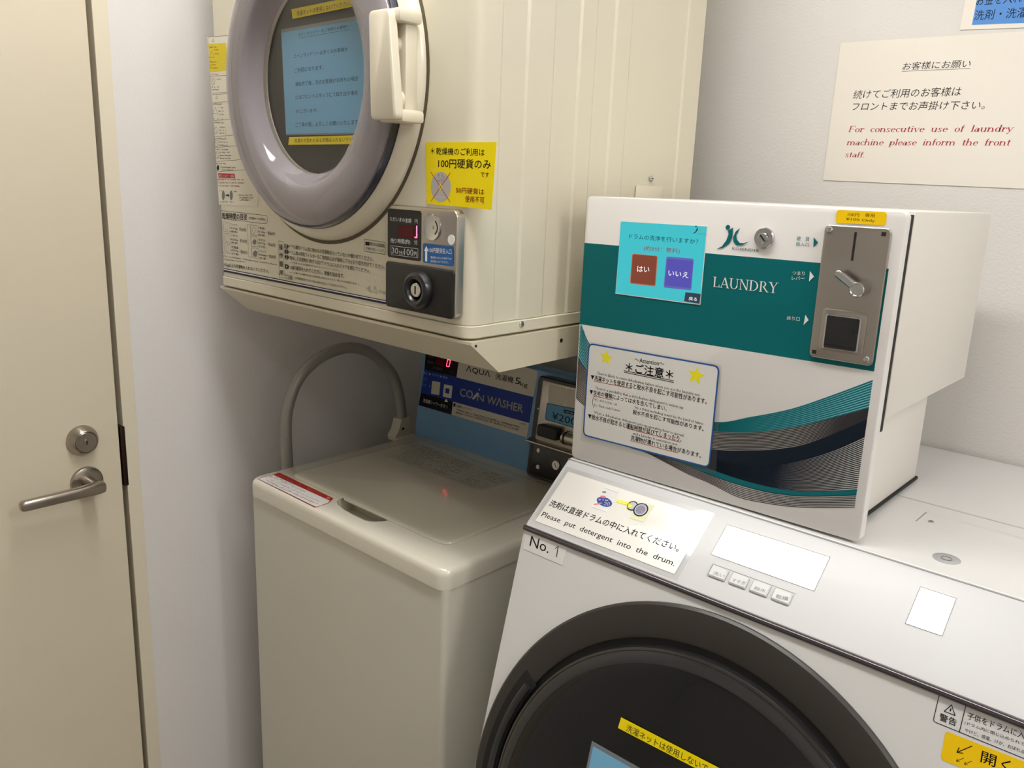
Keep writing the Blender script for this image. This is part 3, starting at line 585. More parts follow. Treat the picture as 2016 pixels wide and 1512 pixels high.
 ('L',[[0.0815,0.3547],[0.0814,0.352],[0.0806,0.3498],[0.0791,0.3484],[0.0772,0.3482],[0.0753,0.3491],[0.0736,0.351],[0.0724,0.3536],[0.072,0.3563],[0.0725,0.3589],[0.0737,0.3607],[0.0754,0.3615],[0.0774,0.3612],[0.0792,0.3597],[0.0807,0.3574],[0.0815,0.3547]],0.0007,'k3'),
 ('L',[[0.1917,0.3253],[0.1915,0.3228],[0.1906,0.3207],[0.1892,0.3195],[0.1875,0.3192],[0.1858,0.32],[0.1843,0.3218],[0.1834,0.3241],[0.1833,0.3267],[0.1838,0.329],[0.185,0.3307],[0.1866,0.3315],[0.1884,0.3312],[0.19,0.3299],[0.1912,0.3278],[0.1917,0.3253]],0.0007,'k3'),
 ('L',[[0.1952,0.2949],[0.195,0.2925],[0.1942,0.2905],[0.1928,0.2892],[0.1911,0.289],[0.1894,0.2897],[0.188,0.2914],[0.1871,0.2937],[0.1869,0.2962],[0.1875,0.2984],[0.1887,0.3001],[0.1902,0.3009],[0.192,0.3006],[0.1936,0.2994],[0.1947,0.2974],[0.1952,0.2949]],0.0007,'k3'),
 ('L',[[0.2434,0.2842],[0.2432,0.2819],[0.2423,0.2799],[0.2409,0.2787],[0.2393,0.2785],[0.2377,0.2792],[0.2364,0.2808],[0.2356,0.283],[0.2355,0.2854],[0.2361,0.2876],[0.2373,0.2892],[0.2388,0.29],[0.2405,0.2897],[0.2419,0.2885],[0.243,0.2866],[0.2434,0.2843]],0.0007,'k3'),
 ('L',[[0.2803,0.3664],[0.2814,0.276]],0.0005,'k3'),
],
'washer_red_label': [
 ('P',[[0.021,0.0079],[0.0212,0.0429],[0.0188,0.055],[0.0217,0.0567],[0.1957,0.0548],[0.1998,0.0528],[0.2119,0.0337],[0.213,0.0097],[0.2109,0.0059]],'redl'),
 ('P',[[0.0227,0.0088],[0.023,0.0412],[0.2035,0.0429],[0.2098,0.0337],[0.2115,0.0103],[0.2091,0.0077]],'wl'),
 ('T','つぎのものはあらわないで下さい',[0.0281,0.0439],0.0058,0.0791,0.0083,'w2',0.2,0),
 ('T','洗濯しないでください',[0.1248,0.0463],0.0095,0.0563,0.0047,'redp',0,0),
 ('P',[[0.1905,0.0441],[0.1853,0.0499],[0.19,0.0534],[0.196,0.0501],[0.195,0.0458]],'redp'),
 ('G',[0.0245,0.0353],0.0112,0.0712,0.0039,'k3',0.7),
 ('G',[0.0244,0.0294],0.031,0.1171,0.004,'k3',0.7),
 ('G',[0.0257,0.0207],0.02,0.1777,0.0039,'k3',0.7),
 ('G',[0.0317,0.014],0.014,0.1718,0.0038,'k3',0.7),
 ('G',[0.0492,0.011],0.0174,0.1487,0.0038,'k3',0.7),
],
'pay_curves': {'band_top': [[-0.0024,0.3522],[0.0669,0.353],[0.3762,0.3553],[0.47,0.3548]],'band_bot': [[-0.0025,0.2238],[0.2343,0.2254],[0.4712,0.2268]],'tealT': [[0.005,0.2243],[0.021,0.1952],[0.0759,0.1456],[0.1694,0.1231],[0.249,0.1146],[0.3064,0.1341],[0.362,0.1573],[0.413,0.186],[0.4708,0.2213]],'tealB': [[-0.0029,0.1774],[0.0189,0.1531],[0.0899,0.0998],[0.1816,0.0922],[0.2503,0.102],[0.3087,0.1139],[0.3649,0.1335],[0.4166,0.1578],[0.4708,0.1856]],'greyB': [[-0.0035,0.1093],[0.0178,0.0941],[0.0922,0.0722],[0.1835,0.0725],[0.2533,0.0742],[0.3118,0.0869],[0.3501,0.0982],[0.3946,0.1187],[0.4707,0.1721]],'navyB': [[-0.0036,0.1084],[0.0177,0.0937],[0.0929,0.0636],[0.1847,0.0609],[0.2548,0.0598],[0.3144,0.0641],[0.3709,0.0845],[0.4224,0.1133],[0.47,0.1491]],'linesB': [[-0.0036,0.1072],[0.0177,0.0933],[0.0935,0.0566],[0.1762,0.052],[0.2495,0.0445],[0.2964,0.0413],[0.347,0.0421],[0.3977,0.05],[0.4707,0.0737]],'teal2B': [[-0.0037,0.106],[0.0177,0.093],[0.0938,0.0532],[0.1615,0.0467],[0.2504,0.0356],[0.2973,0.0329],[0.3479,0.0344],[0.3985,0.0437],[0.4707,0.0662]],'blackB': [[-0.0038,0.1002],[0.0177,0.0915],[0.0943,0.048],[0.1465,0.0422],[0.2155,0.028],[0.2517,0.0235],[0.2994,0.0147],[0.3399,0.0173],[0.3784,0.0231],[0.4147,0.0322],[0.4712,0.0494]]},
'pay_print': [
 ('T','KOSENSHA',[0.2522,0.3616],-0.0068,0.039,0.0036,'tealk',0.2,0),
 ('T','硬\u3000貨',[0.3412,0.3803],0.0099,0.0171,0.0056,'tealk',0,0),
 ('T','投入口',[0.3411,0.3736],-0.0026,0.0175,0.0048,'tealk',0,0),
 ('P',[[0.3634,0.3859],[0.3701,0.3799],[0.3646,0.3734]],'tealk'),
 ('S','LAUNDRY',[0.2282,0.308],0.0131,0.096,0.0141,'w',0,0),
 ('T','つまり',[0.3411,0.3359],0.0526,0.0167,0.0049,'w',0,0),
 ('T','レバー',[0.3412,0.3294],0.0661,0.0169,0.0047,'w',0,0),
 ('P',[[0.364,0.3428],[0.3701,0.3364],[0.3644,0.3294]],'w'),
 ('T','戻り口',[0.3405,0.2763],0.0263,0.0177,0.0052,'w',0,0),
 ('P',[[0.365,0.286],[0.3701,0.2797],[0.3642,0.2726]],'w'),
 ('R',[[0.3886,0.4215],[0.4494,0.422],[0.4502,0.406],[0.3889,0.4056]],0.004,'yelo'),
 ('T','100円\u3000専用',[0.4031,0.4144],0.0057,0.0326,0.0047,'k',0.3,0),
 ('T','¥100 Only',[0.4014,0.4085],-0.0075,0.0354,0.0043,'k',0.3,0),
 ('C',[0.2426,0.3911],0.0033,'tealk'),
 ('P',[[0.2503,0.3913],[0.2508,0.3846],[0.2507,0.3784],[0.2471,0.3693],[0.2382,0.3627],[0.2285,0.3602],[0.2365,0.365],[0.2419,0.3729],[0.2446,0.3817],[0.2431,0.3871],[0.2469,0.389]],'tealk'),
 ('P',[[0.2606,0.3913],[0.2545,0.3858],[0.2518,0.3779],[0.2529,0.3722],[0.2581,0.3679],[0.2673,0.3689],[0.2766,0.3747],[0.2684,0.3714],[0.2624,0.3714],[0.2581,0.3753],[0.2563,0.3813]],'tealk'),
],
'pay_screen': [
 ('P',[[0.0665,0.3887],[0.2107,0.3901],[0.2106,0.2816],[0.0666,0.281]],'scr'),
 ('T','ドラムの洗浄を行いますか？',[0.0836,0.3645],0.0013,0.1156,0.0074,'sk',0.2,0),
 ('T','(約3分：無料)',[0.1107,0.348],0.0062,0.0605,0.0084,'sr',0.3,0),
 ('R',[[0.0907,0.343],[0.1357,0.3434],[0.1361,0.2982],[0.0906,0.2978]],0.003,'sb1'),
 ('R',[[0.0921,0.342],[0.1344,0.3424],[0.1347,0.2998],[0.0922,0.2992]],0.0025,'sb2'),
 ('T','はい',[0.1022,0.317],0.0335,0.0211,0.0087,'sw1',0.5,0),
 ('R',[[0.1503,0.3437],[0.1951,0.3442],[0.1956,0.2993],[0.1497,0.2983]],0.003,'sb3'),
 ('R',[[0.1521,0.3405],[0.1943,0.3411],[0.1941,0.3023],[0.1512,0.3016]],0.0025,'sb4'),
 ('T','いいえ',[0.1559,0.3166],-0.0102,0.033,0.008,'sw1',0.5,0),
 ('P',[[0.1865,0.2957],[0.2111,0.2959],[0.2105,0.2818],[0.1856,0.2825]],'sb5'),
 ('T','戻る',[0.1928,0.2849],0.001,0.0132,0.0053,'sw1',0.3,0),
 ('C',[0.194,0.3893],0.0012,'sk'),
 ('P',[[0.1972,0.3888],[0.1971,0.3841],[0.194,0.3801],[0.1891,0.3788],[0.1939,0.382],[0.1952,0.3859]],'sk'),
 ('P',[[0.2001,0.3881],[0.1987,0.3849],[0.1996,0.3824],[0.2025,0.3816],[0.2059,0.3833],[0.2027,0.3829],[0.2008,0.3844]],'sy'),
 ('G',[0.1978,0.379],-0.0076,0.0133,0.001,'sk',0.95),
],
'attention': [
 ('P',[[0.018,0.1986],[0.2545,0.1999],[0.2624,0.0392],[0.0175,0.0329]],'lamc'),
 ('R',[[0.022,0.1961],[0.2509,0.1977],[0.2509,0.0461],[0.0218,0.0431]],0.01,'paper'),
 ('O',[[0.0227,0.1953],[0.2504,0.1972],[0.2503,0.0466],[0.0226,0.0439]],0.009,0.0024,'bord'),
 ('P',[[0.0585,0.1909],[0.0608,0.1821],[0.0699,0.1808],[0.0622,0.1758],[0.0638,0.1668],[0.0567,0.1726],[0.0486,0.1683],[0.0519,0.1768],[0.0453,0.1832],[0.0545,0.1827]],'star'),
 ('P',[[0.2172,0.1925],[0.2198,0.1824],[0.2302,0.1809],[0.2214,0.1752],[0.2232,0.165],[0.2151,0.1716],[0.2059,0.1667],[0.2096,0.1764],[0.2022,0.1837],[0.2126,0.1831]],'star'),
 ('T','〜Attention〜',[0.1101,0.1806],0.0296,0.0516,0.0068,'k',0.6,0),
 ('T','＊ご注意＊',[0.0948,0.1631],0.0211,0.0837,0.0149,'k',1.2,0),
 ('L',[[0.0918,0.1635],[0.1799,0.1635]],0.001,'k'),
 ('L',[[0.0922,0.1611],[0.1802,0.161]],0.001,'k'),
 ('S','There is likely to cause dehydration failure when you use the laundry net.',[0.0413,0.1489],-0.0013,0.1848,0.0042,'k',0,0),
 ('T','▼洗濯ネットを使用すると脱水不良を起こす可能性があります。',[0.0301,0.138],0.0042,0.2067,0.0085,'k',0.8,0),
 ('L',[[0.037,0.1366],[0.1079,0.1382]],0.0008,'red'),
 ('S','There is a possibility that a dehydration delinquent is woken up',[0.0402,0.1246],0.0006,0.1599,0.0042,'k',0,0),
 ('T','▼生地の種類によっては水を含んでしまい、',[0.0298,0.114],0.0093,0.1425,0.0082,'k',0.8,0),
 ('L',[[0.0367,0.1125],[0.0759,0.1131]],0.0008,'red'),
 ('L',[[0.0401,0.1132],[0.0372,0.1069],[0.0364,0.1005],[0.0404,0.093]],0.0008,'k'),
 ('T','例：厚手の生地・綿',[0.0405,0.1051],-0.002,0.0428,0.0041,'g',0,0),
 ('S','Ex. Thick cloth/Cotton/',[0.0403,0.0965],0.0137,0.0508,0.0037,'k',0,0),
 ('S','by a thing including water by the kind of fabric.',[0.1178,0.1084],-0.0066,0.1183,0.0039,'k',0,0),
 ('T','脱水不良を起こす可能性があります。',[0.1137,0.0985],-0.0019,0.1224,0.0074,'k',0.8,0),
 ('S','When a dehydration delinquent gets up,operating hour is spread,',[0.0411,0.0842],-0.008,0.165,0.0041,'k',0,0),
 ('T','▼脱水不良が起きると運転時間が延びてしまったり、',[0.0297,0.0734],0.0026,0.1724,0.0085,'k',0.8,0),
 ('L',[[0.1056,0.0735],[0.1994,0.0733]],0.0008,'red'),
 ('S','and a laundry is sometimes wet.',[0.1166,0.0664],0.004,0.0807,0.004,'k',0,0),
 ('T','洗濯物が濡れている場合があります。',[0.1134,0.0568],0.0038,0.1226,0.0079,'k',0.8,0),
 ('L',[[0.1136,0.0554],[0.1978,0.0562]],0.0008,'red'),
],
'detergent': [
 ('P',[[0.0069,0.1191],[0.277,0.1197],[0.2757,0.0033],[0.0056,0.0027]],'lamc'),
 ('P',[[0.0149,0.1111],[0.269,0.1117],[0.2677,0.0113],[0.0136,0.0107]],'lamp'),
 ('T','洗剤は直接ドラムの中に入れてください。',[0.0189,0.0425],0.0057,0.2369,0.0123,'k',1.0,0),
 ('T','Please  put  detergent  into  the  drum.',[0.018,0.019],0.0012,0.2431,0.0114,'k',0.5,0),
 ('P',[[0.0919,0.1029],[0.1195,0.1028],[0.1187,0.0654],[0.0909,0.0652]],'w'),
 ('L',[[0.0919,0.1029],[0.1195,0.1028]],0.0004,'g'),
 ('L',[[0.1187,0.0654],[0.0909,0.0652]],0.0004,'g'),
 ('L',[[0.0924,0.0918],[0.1212,0.0923]],0.0003,'pink'),
 ('P',[[0.1203,0.081],[0.1204,0.079],[0.1196,0.0771],[0.1177,0.0754],[0.1151,0.0741],[0.1118,0.0733],[0.1082,0.073],[0.1043,0.0732],[0.1006,0.0739],[0.0972,0.0751],[0.0945,0.0768],[0.0925,0.0787],[0.0915,0.0807],[0.0915,0.0828],[0.0926,0.0847],[0.0946,0.0863],[0.0974,0.0875],[0.1008,0.0883],[0.1045,0.0885],[0.1084,0.0882],[0.1121,0.0873],[0.1153,0.086],[0.1179,0.0844],[0.1197,0.0824]],'dblue'),
 ('P',[[0.1042,0.0888],[0.1043,0.088],[0.1035,0.0872],[0.1021,0.0866],[0.1001,0.0862],[0.0981,0.0861],[0.0962,0.0864],[0.0948,0.087],[0.0941,0.0878],[0.0943,0.0886],[0.0953,0.0894],[0.0969,0.0899],[0.0989,0.0902],[0.101,0.0902],[0.1027,0.0898],[0.1039,0.0891]],'pinkf'),
 ('P',[[0.0998,0.0975],[0.0999,0.0966],[0.0995,0.0957],[0.0985,0.0949],[0.0972,0.0944],[0.0957,0.0941],[0.0943,0.0941],[0.0932,0.0946],[0.0926,0.0953],[0.0926,0.0961],[0.0933,0.097],[0.0943,0.0978],[0.0958,0.0983],[0.0973,0.0985],[0.0986,0.0983],[0.0995,0.0978]],'slate'),
 ('P',[[0.0911,0.0712],[0.1028,0.0784],[0.1038,0.0756],[0.0933,0.07]],'pinkf'),
 ('T','20',[0.1079,0.0751],0.1875,0.0097,0.006,'w',1,0),
 ('G',[0.095,0.0792],0.2622,0.0202,0.0038,'w',0.8),
 ('G',[0.1014,0.096],0.0937,0.0174,0.0011,'pink',0.8),
 ('P',[[0.1583,0.0974],[0.1854,0.1016],[0.1834,0.0695],[0.1587,0.0687],[0.1596,0.0811]],'mach'),
 ('P',[[0.1251,0.092],[0.1446,0.093],[0.1453,0.0875],[0.1247,0.0864]],'yarr'),
 ('P',[[0.1468,0.0976],[0.155,0.089],[0.1466,0.0807],[0.1453,0.0875],[0.1446,0.093]],'yarr'),
 ('C',[0.153,0.0894],0.0085,'k'),
 ('C',[0.153,0.0894],0.0068,'ltg'),
 ('P',[[0.145,0.0912],[0.1553,0.0891],[0.1473,0.084]],'yarr'),
 ('C',[0.1692,0.0876],0.0118,'k'),
 ('C',[0.1692,0.0876],0.0098,'lav'),
 ('C',[0.1689,0.0875],0.0075,'slate'),
 ('P',[[0.1702,0.0827],[0.1706,0.0896],[0.1737,0.0854]],'pinkf'),
 ('P',[[0.1671,0.099],[0.173,0.0995],[0.1731,0.0981],[0.1676,0.0976]],'g'),
],
'panel_print': [
 ('T','洗い',[0.3188,0.0294],0.0744,0.0165,0.0053,'g',0,0),
 ('T','すすぎ',[0.3474,0.0293],0.081,0.0183,0.0054,'g',0,0),
 ('T','脱水',[0.3787,0.0294],0.0708,0.0164,0.0053,'g',0,0),
 ('T','乾燥',[0.4092,0.0292],0.1132,0.016,0.0057,'g',0,0),
],
'number_sticker': [
 ('R',[[0.0032,-0.0096],[0.0878,-0.0071],[0.0862,-0.0389],[0.0063,-0.0384]],0.003,'stk'),
 ('T','No.',[0.0172,-0.0302],0.007,0.0383,0.0166,'k',0.3,0),
 ('L',[[0.0667,-0.0187],[0.0713,-0.0134]],0.0011,'k'),
 ('L',[[0.0713,-0.0137],[0.0722,-0.03]],0.0016,'k'),
],
'warning_label': [
 ('O',[[0.6174,-0.0087],[0.7501,-0.0093],[0.7507,-0.0384],[0.6176,-0.0397]],0.003,0.0008,'k'),
 ('L',[[0.6448,-0.0093],[0.6447,-0.0394]],0.0008,'k'),
 ('L',[[0.6314,-0.0143],[0.6371,-0.024],[0.626,-0.0241],[0.6314,-0.0143]],0.0009,'k'),
 ('L',[[0.6317,-0.0185],[0.6315,-0.0213]],0.0012,'k'),
 ('T','警告',[0.623,-0.0359],0.0403,0.0173,0.0084,'k',0.5,0),
 ('T','子供をドラムに入れない',[0.6488,-0.0222],0.0494,0.0751,0.0076,'k',0.2,0),
 ('T','(ドラム内に閉じ込められて',[0.6476,-0.0295],0.0455,0.0574,0.0043,'k',0,0),
 ('T','やけど、感電、けが、おぼれる',[0.6495,-0.0368],0.0438,0.0569,0.0043,'k',0,0),
],
'open_label': [
 ('R',[[0.6317,-0.0443],[0.7426,-0.0407],[0.7445,-0.0707],[0.6333,-0.0769]],0.004,'yelo'),
 ('L',[[0.6594,-0.0485],[0.647,-0.0618]],0.001,'k'),
 ('L',[[0.648,-0.0558],[0.647,-0.0618],[0.6527,-0.06]],0.001,'k'),
 ('L',[[0.6545,-0.0647],[0.6484,-0.0712]],0.0006,'k'),
 ('L',[[0.649,-0.0681],[0.6484,-0.0712],[0.6514,-0.0703]],0.0006,'k'),
 ('L',[[0.6625,-0.0641],[0.6564,-0.0708]],0.0006,'k'),
 ('L',[[0.6569,-0.0678],[0.6564,-0.0708],[0.6594,-0.07]],0.0006,'k'),
 ('T','開く',[0.6702,-0.0612],0.0574,0.028,0.0126,'k',0.5,0),
],
'drum_strip': [
 ('P',[[0.2491,-0.2011],[0.5065,-0.1973],[0.5027,-0.2116],[0.2478,-0.2172]],'yelp'),
 ('T','洗濯ネットは使用しないでください。',[0.2608,-0.2155],0.0244,0.1724,0.0103,'k2',0.2,0),
],
'drum_blue': [
 ('P',[[0.2114,-0.2539],[0.4114,-0.2533],[0.4119,-0.4133],[0.2119,-0.4139]],'lam'),
 ('P',[[0.2154,-0.2599],[0.4074,-0.2593],[0.4079,-0.4083],[0.2159,-0.4089]],'bluep'),
 ('T','コインランドリーをご利用のお客様へ',[0.2555,-0.2798],0.0031,0.115,0.0065,'k2',0,0),
 ('T','コインランドリーは多くのお客様が',[0.2406,-0.3048],0.0031,0.125,0.0065,'k2',0,0),
],
'poster': [
 ('P',[[-0.5968,1.4748],[-0.2837,1.4721],[-0.2824,1.6935],[-0.5954,1.6962]],'wpaper'),
 ('T','お客様にお願い',[-0.4912,1.6483],-0.0093,0.0989,0.0116,'k',0,0.12),
 ('L',[[-0.4911,1.6465],[-0.3917,1.646]],0.0006,'k'),
 ('T','続けてご利用のお客様は',[-0.5639,1.6066],-0.0001,0.1643,0.0138,'k',0,0.12),
 ('T','フロントまでお声掛け下さい。',[-0.563,1.5881],-0.0104,0.2002,0.0132,'k',0,0.12),
 ('S','For  consecutive  use  of  laundry',[-0.5642,1.554],-0.0012,0.2448,0.0099,'crim',0,0.2),
 ('S','machine  please  inform  the  front',[-0.5641,1.533],0.0037,0.2442,0.01,'crim',0,0.2),
 ('S','staff.',[-0.5642,1.5135],-0.0044,0.0336,0.0092,'crim',0,0.2),
],
'poster2': [
 ('P',[[-0.415,1.7024],[-0.1182,1.6903],[-0.1097,1.9001],[-0.4064,1.9122]],'wpaper'),
 ('P',[[-0.3989,1.7081],[-0.1391,1.6975],[-0.1324,1.8624],[-0.3922,1.873]],'bluesel'),
 ('T','洗剤・洗濯物を',[-0.3977,1.7142],-0.0226,0.0973,0.0143,'k',0,0.05),
 ('T','お金を入れる前に',[-0.3981,1.7349],-0.0228,0.0969,0.0144,'k',0,0.05),
],
'yellow_notice': [
 ('P',[[0.5622,0.2543],[0.6928,0.255],[0.6879,0.1732],[0.5656,0.1745]],'yelp'),
 ('T','＊',[0.5722,0.2396],-0.0091,0.0082,0.0076,'k',0.6,0),
 ('T','乾燥機のご利用は',[0.5833,0.2387],-0.0076,0.0892,0.009,'k',0.8,0),
 ('T','100円硬貨のみ',[0.5879,0.222],0.0055,0.0965,0.0116,'k',0.9,0),
 ('T','です',[0.6671,0.2126],-0.0271,0.0145,0.0061,'k',0.6,0),
 ('C',[0.5933,0.1976],0.0195,'coin'),
 ('T','50',[0.5858,0.2043],-0.0679,0.0137,0.0096,'coin2',0.3,0),
 ('G',[0.585,0.1827],-0.0296,0.0184,0.0039,'coin2',0.8),
 ('C',[0.5933,0.1976],0.0035,'yelp'),
 ('L',[[0.5735,0.2164],[0.6121,0.1791]],0.0008,'red'),
 ('L',[[0.6114,0.2162],[0.575,0.1787]],0.0008,'red'),
 ('T','50円硬貨は',[0.6229,0.1912],-0.0071,0.0511,0.0075,'red',0.6,0),
 ('T','使用不可',[0.6404,0.1805],-0.0043,0.0346,0.0079,'red',0.6,0),
],
}
# ------------------------------------------------------------------ the room
RX0, RX1, RY0, RY1 = -1.532, 1.75, -1.7, 1.466
W_ = .12; DY0, DY1, DZ = -.24, .6715, 2.03       # doorway in the left wall
def slab(name, m, *boxes):
    b = MB(m)
    for p, q in boxes: b.box(p, q)
    return struct(b.build(name, smooth=False))
slab('floor', 'floor', ((RX0 - W_, RY0 - W_, -.1), (RX1 + W_, RY1 + W_, 0)))
slab('ceiling', 'ceiling', ((RX0 - W_, RY0 - W_, CEIL), (RX1 + W_, RY1 + W_, CEIL + .1)))
slab('wall_left', 'wallpaper_left', ((RX0 - W_, RY0, 0), (RX0, DY0, CEIL)), ((RX0 - W_, DY1, 0), (RX0, RY1, CEIL)), ((RX0 - W_, DY0, DZ), (RX0, DY1, CEIL)))
slab('wall_back', 'wallpaper', ((RX0 - W_, RY1, 0), (RX1 + W_, RY1 + W_, CEIL)))
slab('wall_right', 'wallpaper', ((RX1, RY0, 0), (RX1 + W_, RY1, CEIL)))
slab('wall_front', 'wallpaper', ((RX0 - W_, RY0 - W_, 0), (RX1 + W_, RY0, CEIL)))
# door frame: jambs, head, stops behind the leaf, strike plate
b = MB('frame_paint'); fx = RX0 + .0015
b.box((RX0 - W_, .6455, 0), (fx, DY1, DZ), .0012); b.box((RX0 - W_, DY0, 0), (fx, DY0 + .026, DZ), .0012); b.box((RX0 - W_, DY0, DZ - .026), (fx, DY1, DZ), .0012)
b.use('gap').box((RX0 - W_, .630, 0), (RX0 - .046, .6455, DZ - .026)); b.box((RX0 - W_, DY0 + .026, 0), (RX0 - .046, DY0 + .040, DZ - .026))
fr = struct(b.build('trim_1', smooth=False))
b = MB('strike'); b.box((RX0 - .035, .6395, .862), (RX0 + .001, .6465, .979), .0006); b.box((RX0 - .001, .6455, .862), (RX0 + .0022, .6478, .979), .0008)
b.build('strike_plate', fr, 'dark brown strike plate let into the door frame')
b = MB('door_paint'); b.box((RX0 - .041, DY0 + .029, .008), (RX0, .6365, DZ - .030), .0012)
door = struct(b.build('door_1', smooth=False))
b = MB('door_paint'); rnd = random.Random(4)
X = lambda y, z, o: (RX0 + o, y, z)
fl = lambda cy, cz: (lambda a, c, o: (RX0 + o, cy + a, cz + c))
b = MB('steel'); f = fl(.5708, .968)
b.disc([(.0275, 0), (.0278, .003), (.0262, .009), (.0205, .0195), (.0192, .0205), (.0188, .0195)], f); b.use('gap').disc([(.0190, .015), (.0190, .0200)], f); b.use('steel').disc([(.0180, .015), (.0182, .0208), (.0175, .0216), (.006, .0216), (.0055, .0226), (.0042, .0226)], f)
lk = b.build('lock_cylinder', door, 'round brushed steel deadbolt cylinder')
b = MB('blackmatte'); b.box(X(.5697, .9645, .0222), X(.5719, .9715, .0229)); b.build('keyhole', lk, smooth=False)
b = MB('steel'); f = fl(.5724, .888)
b.disc([(.0285, 0), (.0288, .003), (.0278, .0065), (.0262, .0075), (.0120, .0078)], f); b.disc([(.0112, .006), (.0112, .034), (.0105, .052)], f)
rose = b.build('door_handle', door, 'brushed steel lever handle with round rose')
b = MB('steel'); rings = []
for y, hh, o in ((.5865, .0070, .046), (.5840, .0100, .0455), (.577, .0112, .0455), (.56, .0105, .0485), (.54, .0098, .0500), (.50, .0094, .0505), (.452, .0092, .0505), (.447, .0082, .0505), (.4445, .006, .0505)):
    th = .0085 * hh / .0095
    rings.append([X(y, .8885 + c, o + a) for a, c in ((th * math.cos(t) * abs(math.cos(t)) ** -.45 if abs(math.cos(t)) > 1e-3 else 0, hh * math.sin(t) * (abs(math.sin(t)) ** -.45 if abs(math.sin(t)) > 1e-3 else 0)) for t in [2 * math.pi * (k + .5) / 20 for k in range(20)])])
b.loops(rings); b.build('lever', rose)
# ------------------------------------------------------------------ ceiling lamp and the two added fill lamps
for (cx, cy), (sx, sy), k, lab in LAMPS:
    t = empty('ceiling_or_fill_lamp', (cx, cy, CEIL), lab, 'lamp')
    b = MB('lamp_body'); b.box((-sx / 2 - .03, -sy / 2 - .03, -.03), (sx / 2 + .03, sy / 2 + .03, 0), .004); b.build('housing', t)
    key = 'diffuser%.1f' % k
    mat(key, (240, 240, 240), .5, emit=(250, 248, 244), es=LAMP * k)
    b = MB(key); b.box((-sx / 2, -sy / 2, -.042), (sx / 2, sy / 2, -.0301)); b.build('diffuser', t, smooth=False)
# ------------------------------------------------------------------ dryer stand (tray under the dryer, posts behind the washer)
DLOC, DROT = (-1.4251, .7964, 1.2452), math.radians(-.891)
st = empty('dryer_stand', (DLOC[0], DLOC[1], 0), 'cream metal stand tray with sloping front under the wall-height dryer', 'stand', DROT)
b = MB('tray'); z = DLOC[2]
prof = [(.000, z - .002), (.000, z - .006), (.0545, z - .0495), (.0560, z - .0505), (.53, z - .0460), (.53, z - .002)]
b.loops([[(x, y, zz) for y, zz in prof] for x in (-.003, .6575)], cap=True); b.build('tray', st)
b = MB('rubber'); f = lambda cy, cz: (lambda a, c, o: (.6575 + o, cy + a, cz + c))
b.disc([(.0032, 0), (.0032, .0006)], f(.189, z - .0205), 16); b.build('tray_hole', st, smooth=False); b = MB('rubber'); b.disc([(.002, 0), (.002, .0006)], f(.0085, z - .0075), 12); b.build('tray_hole', st, smooth=False)
for x in (.10, .52):
    b = MB('tray'); b.box((x, .572, 0), (x + .03, .60, z - .012)); b.box((x, .49, z - .0455), (x + .03, .60, z - .012)); b.build('post', st, smooth=False)
# ------------------------------------------------------------------ dryer
dry = empty('coin_dryer', DLOC, 'cream coin dryer with round smoky glass door and instruction print', 'dryer', DROT)
DF = Frame((0, 0, 0), (1, 0, 0), (0, 0, 1))
plan = [(.0, .022)] + [(.016 * (1 - math.cos(t)), .016 * (1 - math.sin(t))) for t in [math.pi / 2 * k / 6 for k in range(1, 7)]]
plan = [(0, .53), (0, .018)] + [(.018 - .018 * math.cos(t), .018 - .018 * math.sin(t)) for t in [math.pi / 2 * k / 6 for k in range(1, 7)]]
plan += [(.65 - .018 + .018 * math.sin(t), .018 - .018 * math.cos(t)) for t in [math.pi / 2 * k / 6 for k in range(0, 7)]]
lev = 0
for y in (.0487, .0975, .151, .2066, .2417, .2863, .3259, .4794):
    a, c = (.65, .6478) if lev == 0 else (.6478, .65)
    plan += [(a, y - .0022), (c, y + .0022)]; lev = 1 - lev
plan += [(.65, .53)]
b = MB('cream'); b.prism(plan, lambda p: (p[0], p[1], .0186), lambda p: (p[0], p[1], .70)); b.build('cabinet', dry, angle=26)
b = MB('cream'); o = [(x, y) for x, y in rrect(-.0015, -.0015, .6530, .531, .018)]
b.loops([[(x, y, .0) for x, y in rrect(.002, .002, .6495, .531, .016)], [(x, y, .0025) for x, y in o], [(x, y, .0168) for x, y in o], [(x, y, .0178) for x, y in rrect(.0, .0, .6515, .53, .017)]]); base = b.build('base_frame', dry)
b = MB('groove'); b.prism(rrect(.003, .003, .646, .528, .016), lambda p: (p[0], p[1], .0179), lambda p: (p[0], p[1], .0185)); b.build('seam', dry, smooth=False)
fs = lambda cy, cz, x0=.653: (lambda a, c, o: (x0 + o, cy + a, cz + c))
for cy, cz, x0 in ((.1032, .0118, .653), (.4069, .2203, .65)):
    b = MB('chrome'); b.disc([(.0048, 0), (.0046, .0012), (.003, .0022), (.001, .0025)], fs(cy, cz, x0), 20); b.use('dark_metal').box((x0 + .0024, cy - .003, cz - .0005), (x0 + .0027, cy + .003, cz + .0005)); b.build('screw', dry)
b = MB('cream'); b.box((.6495, .366, .06), (.6504, .442, .2085), .0003); b.build('cover_plate', dry)
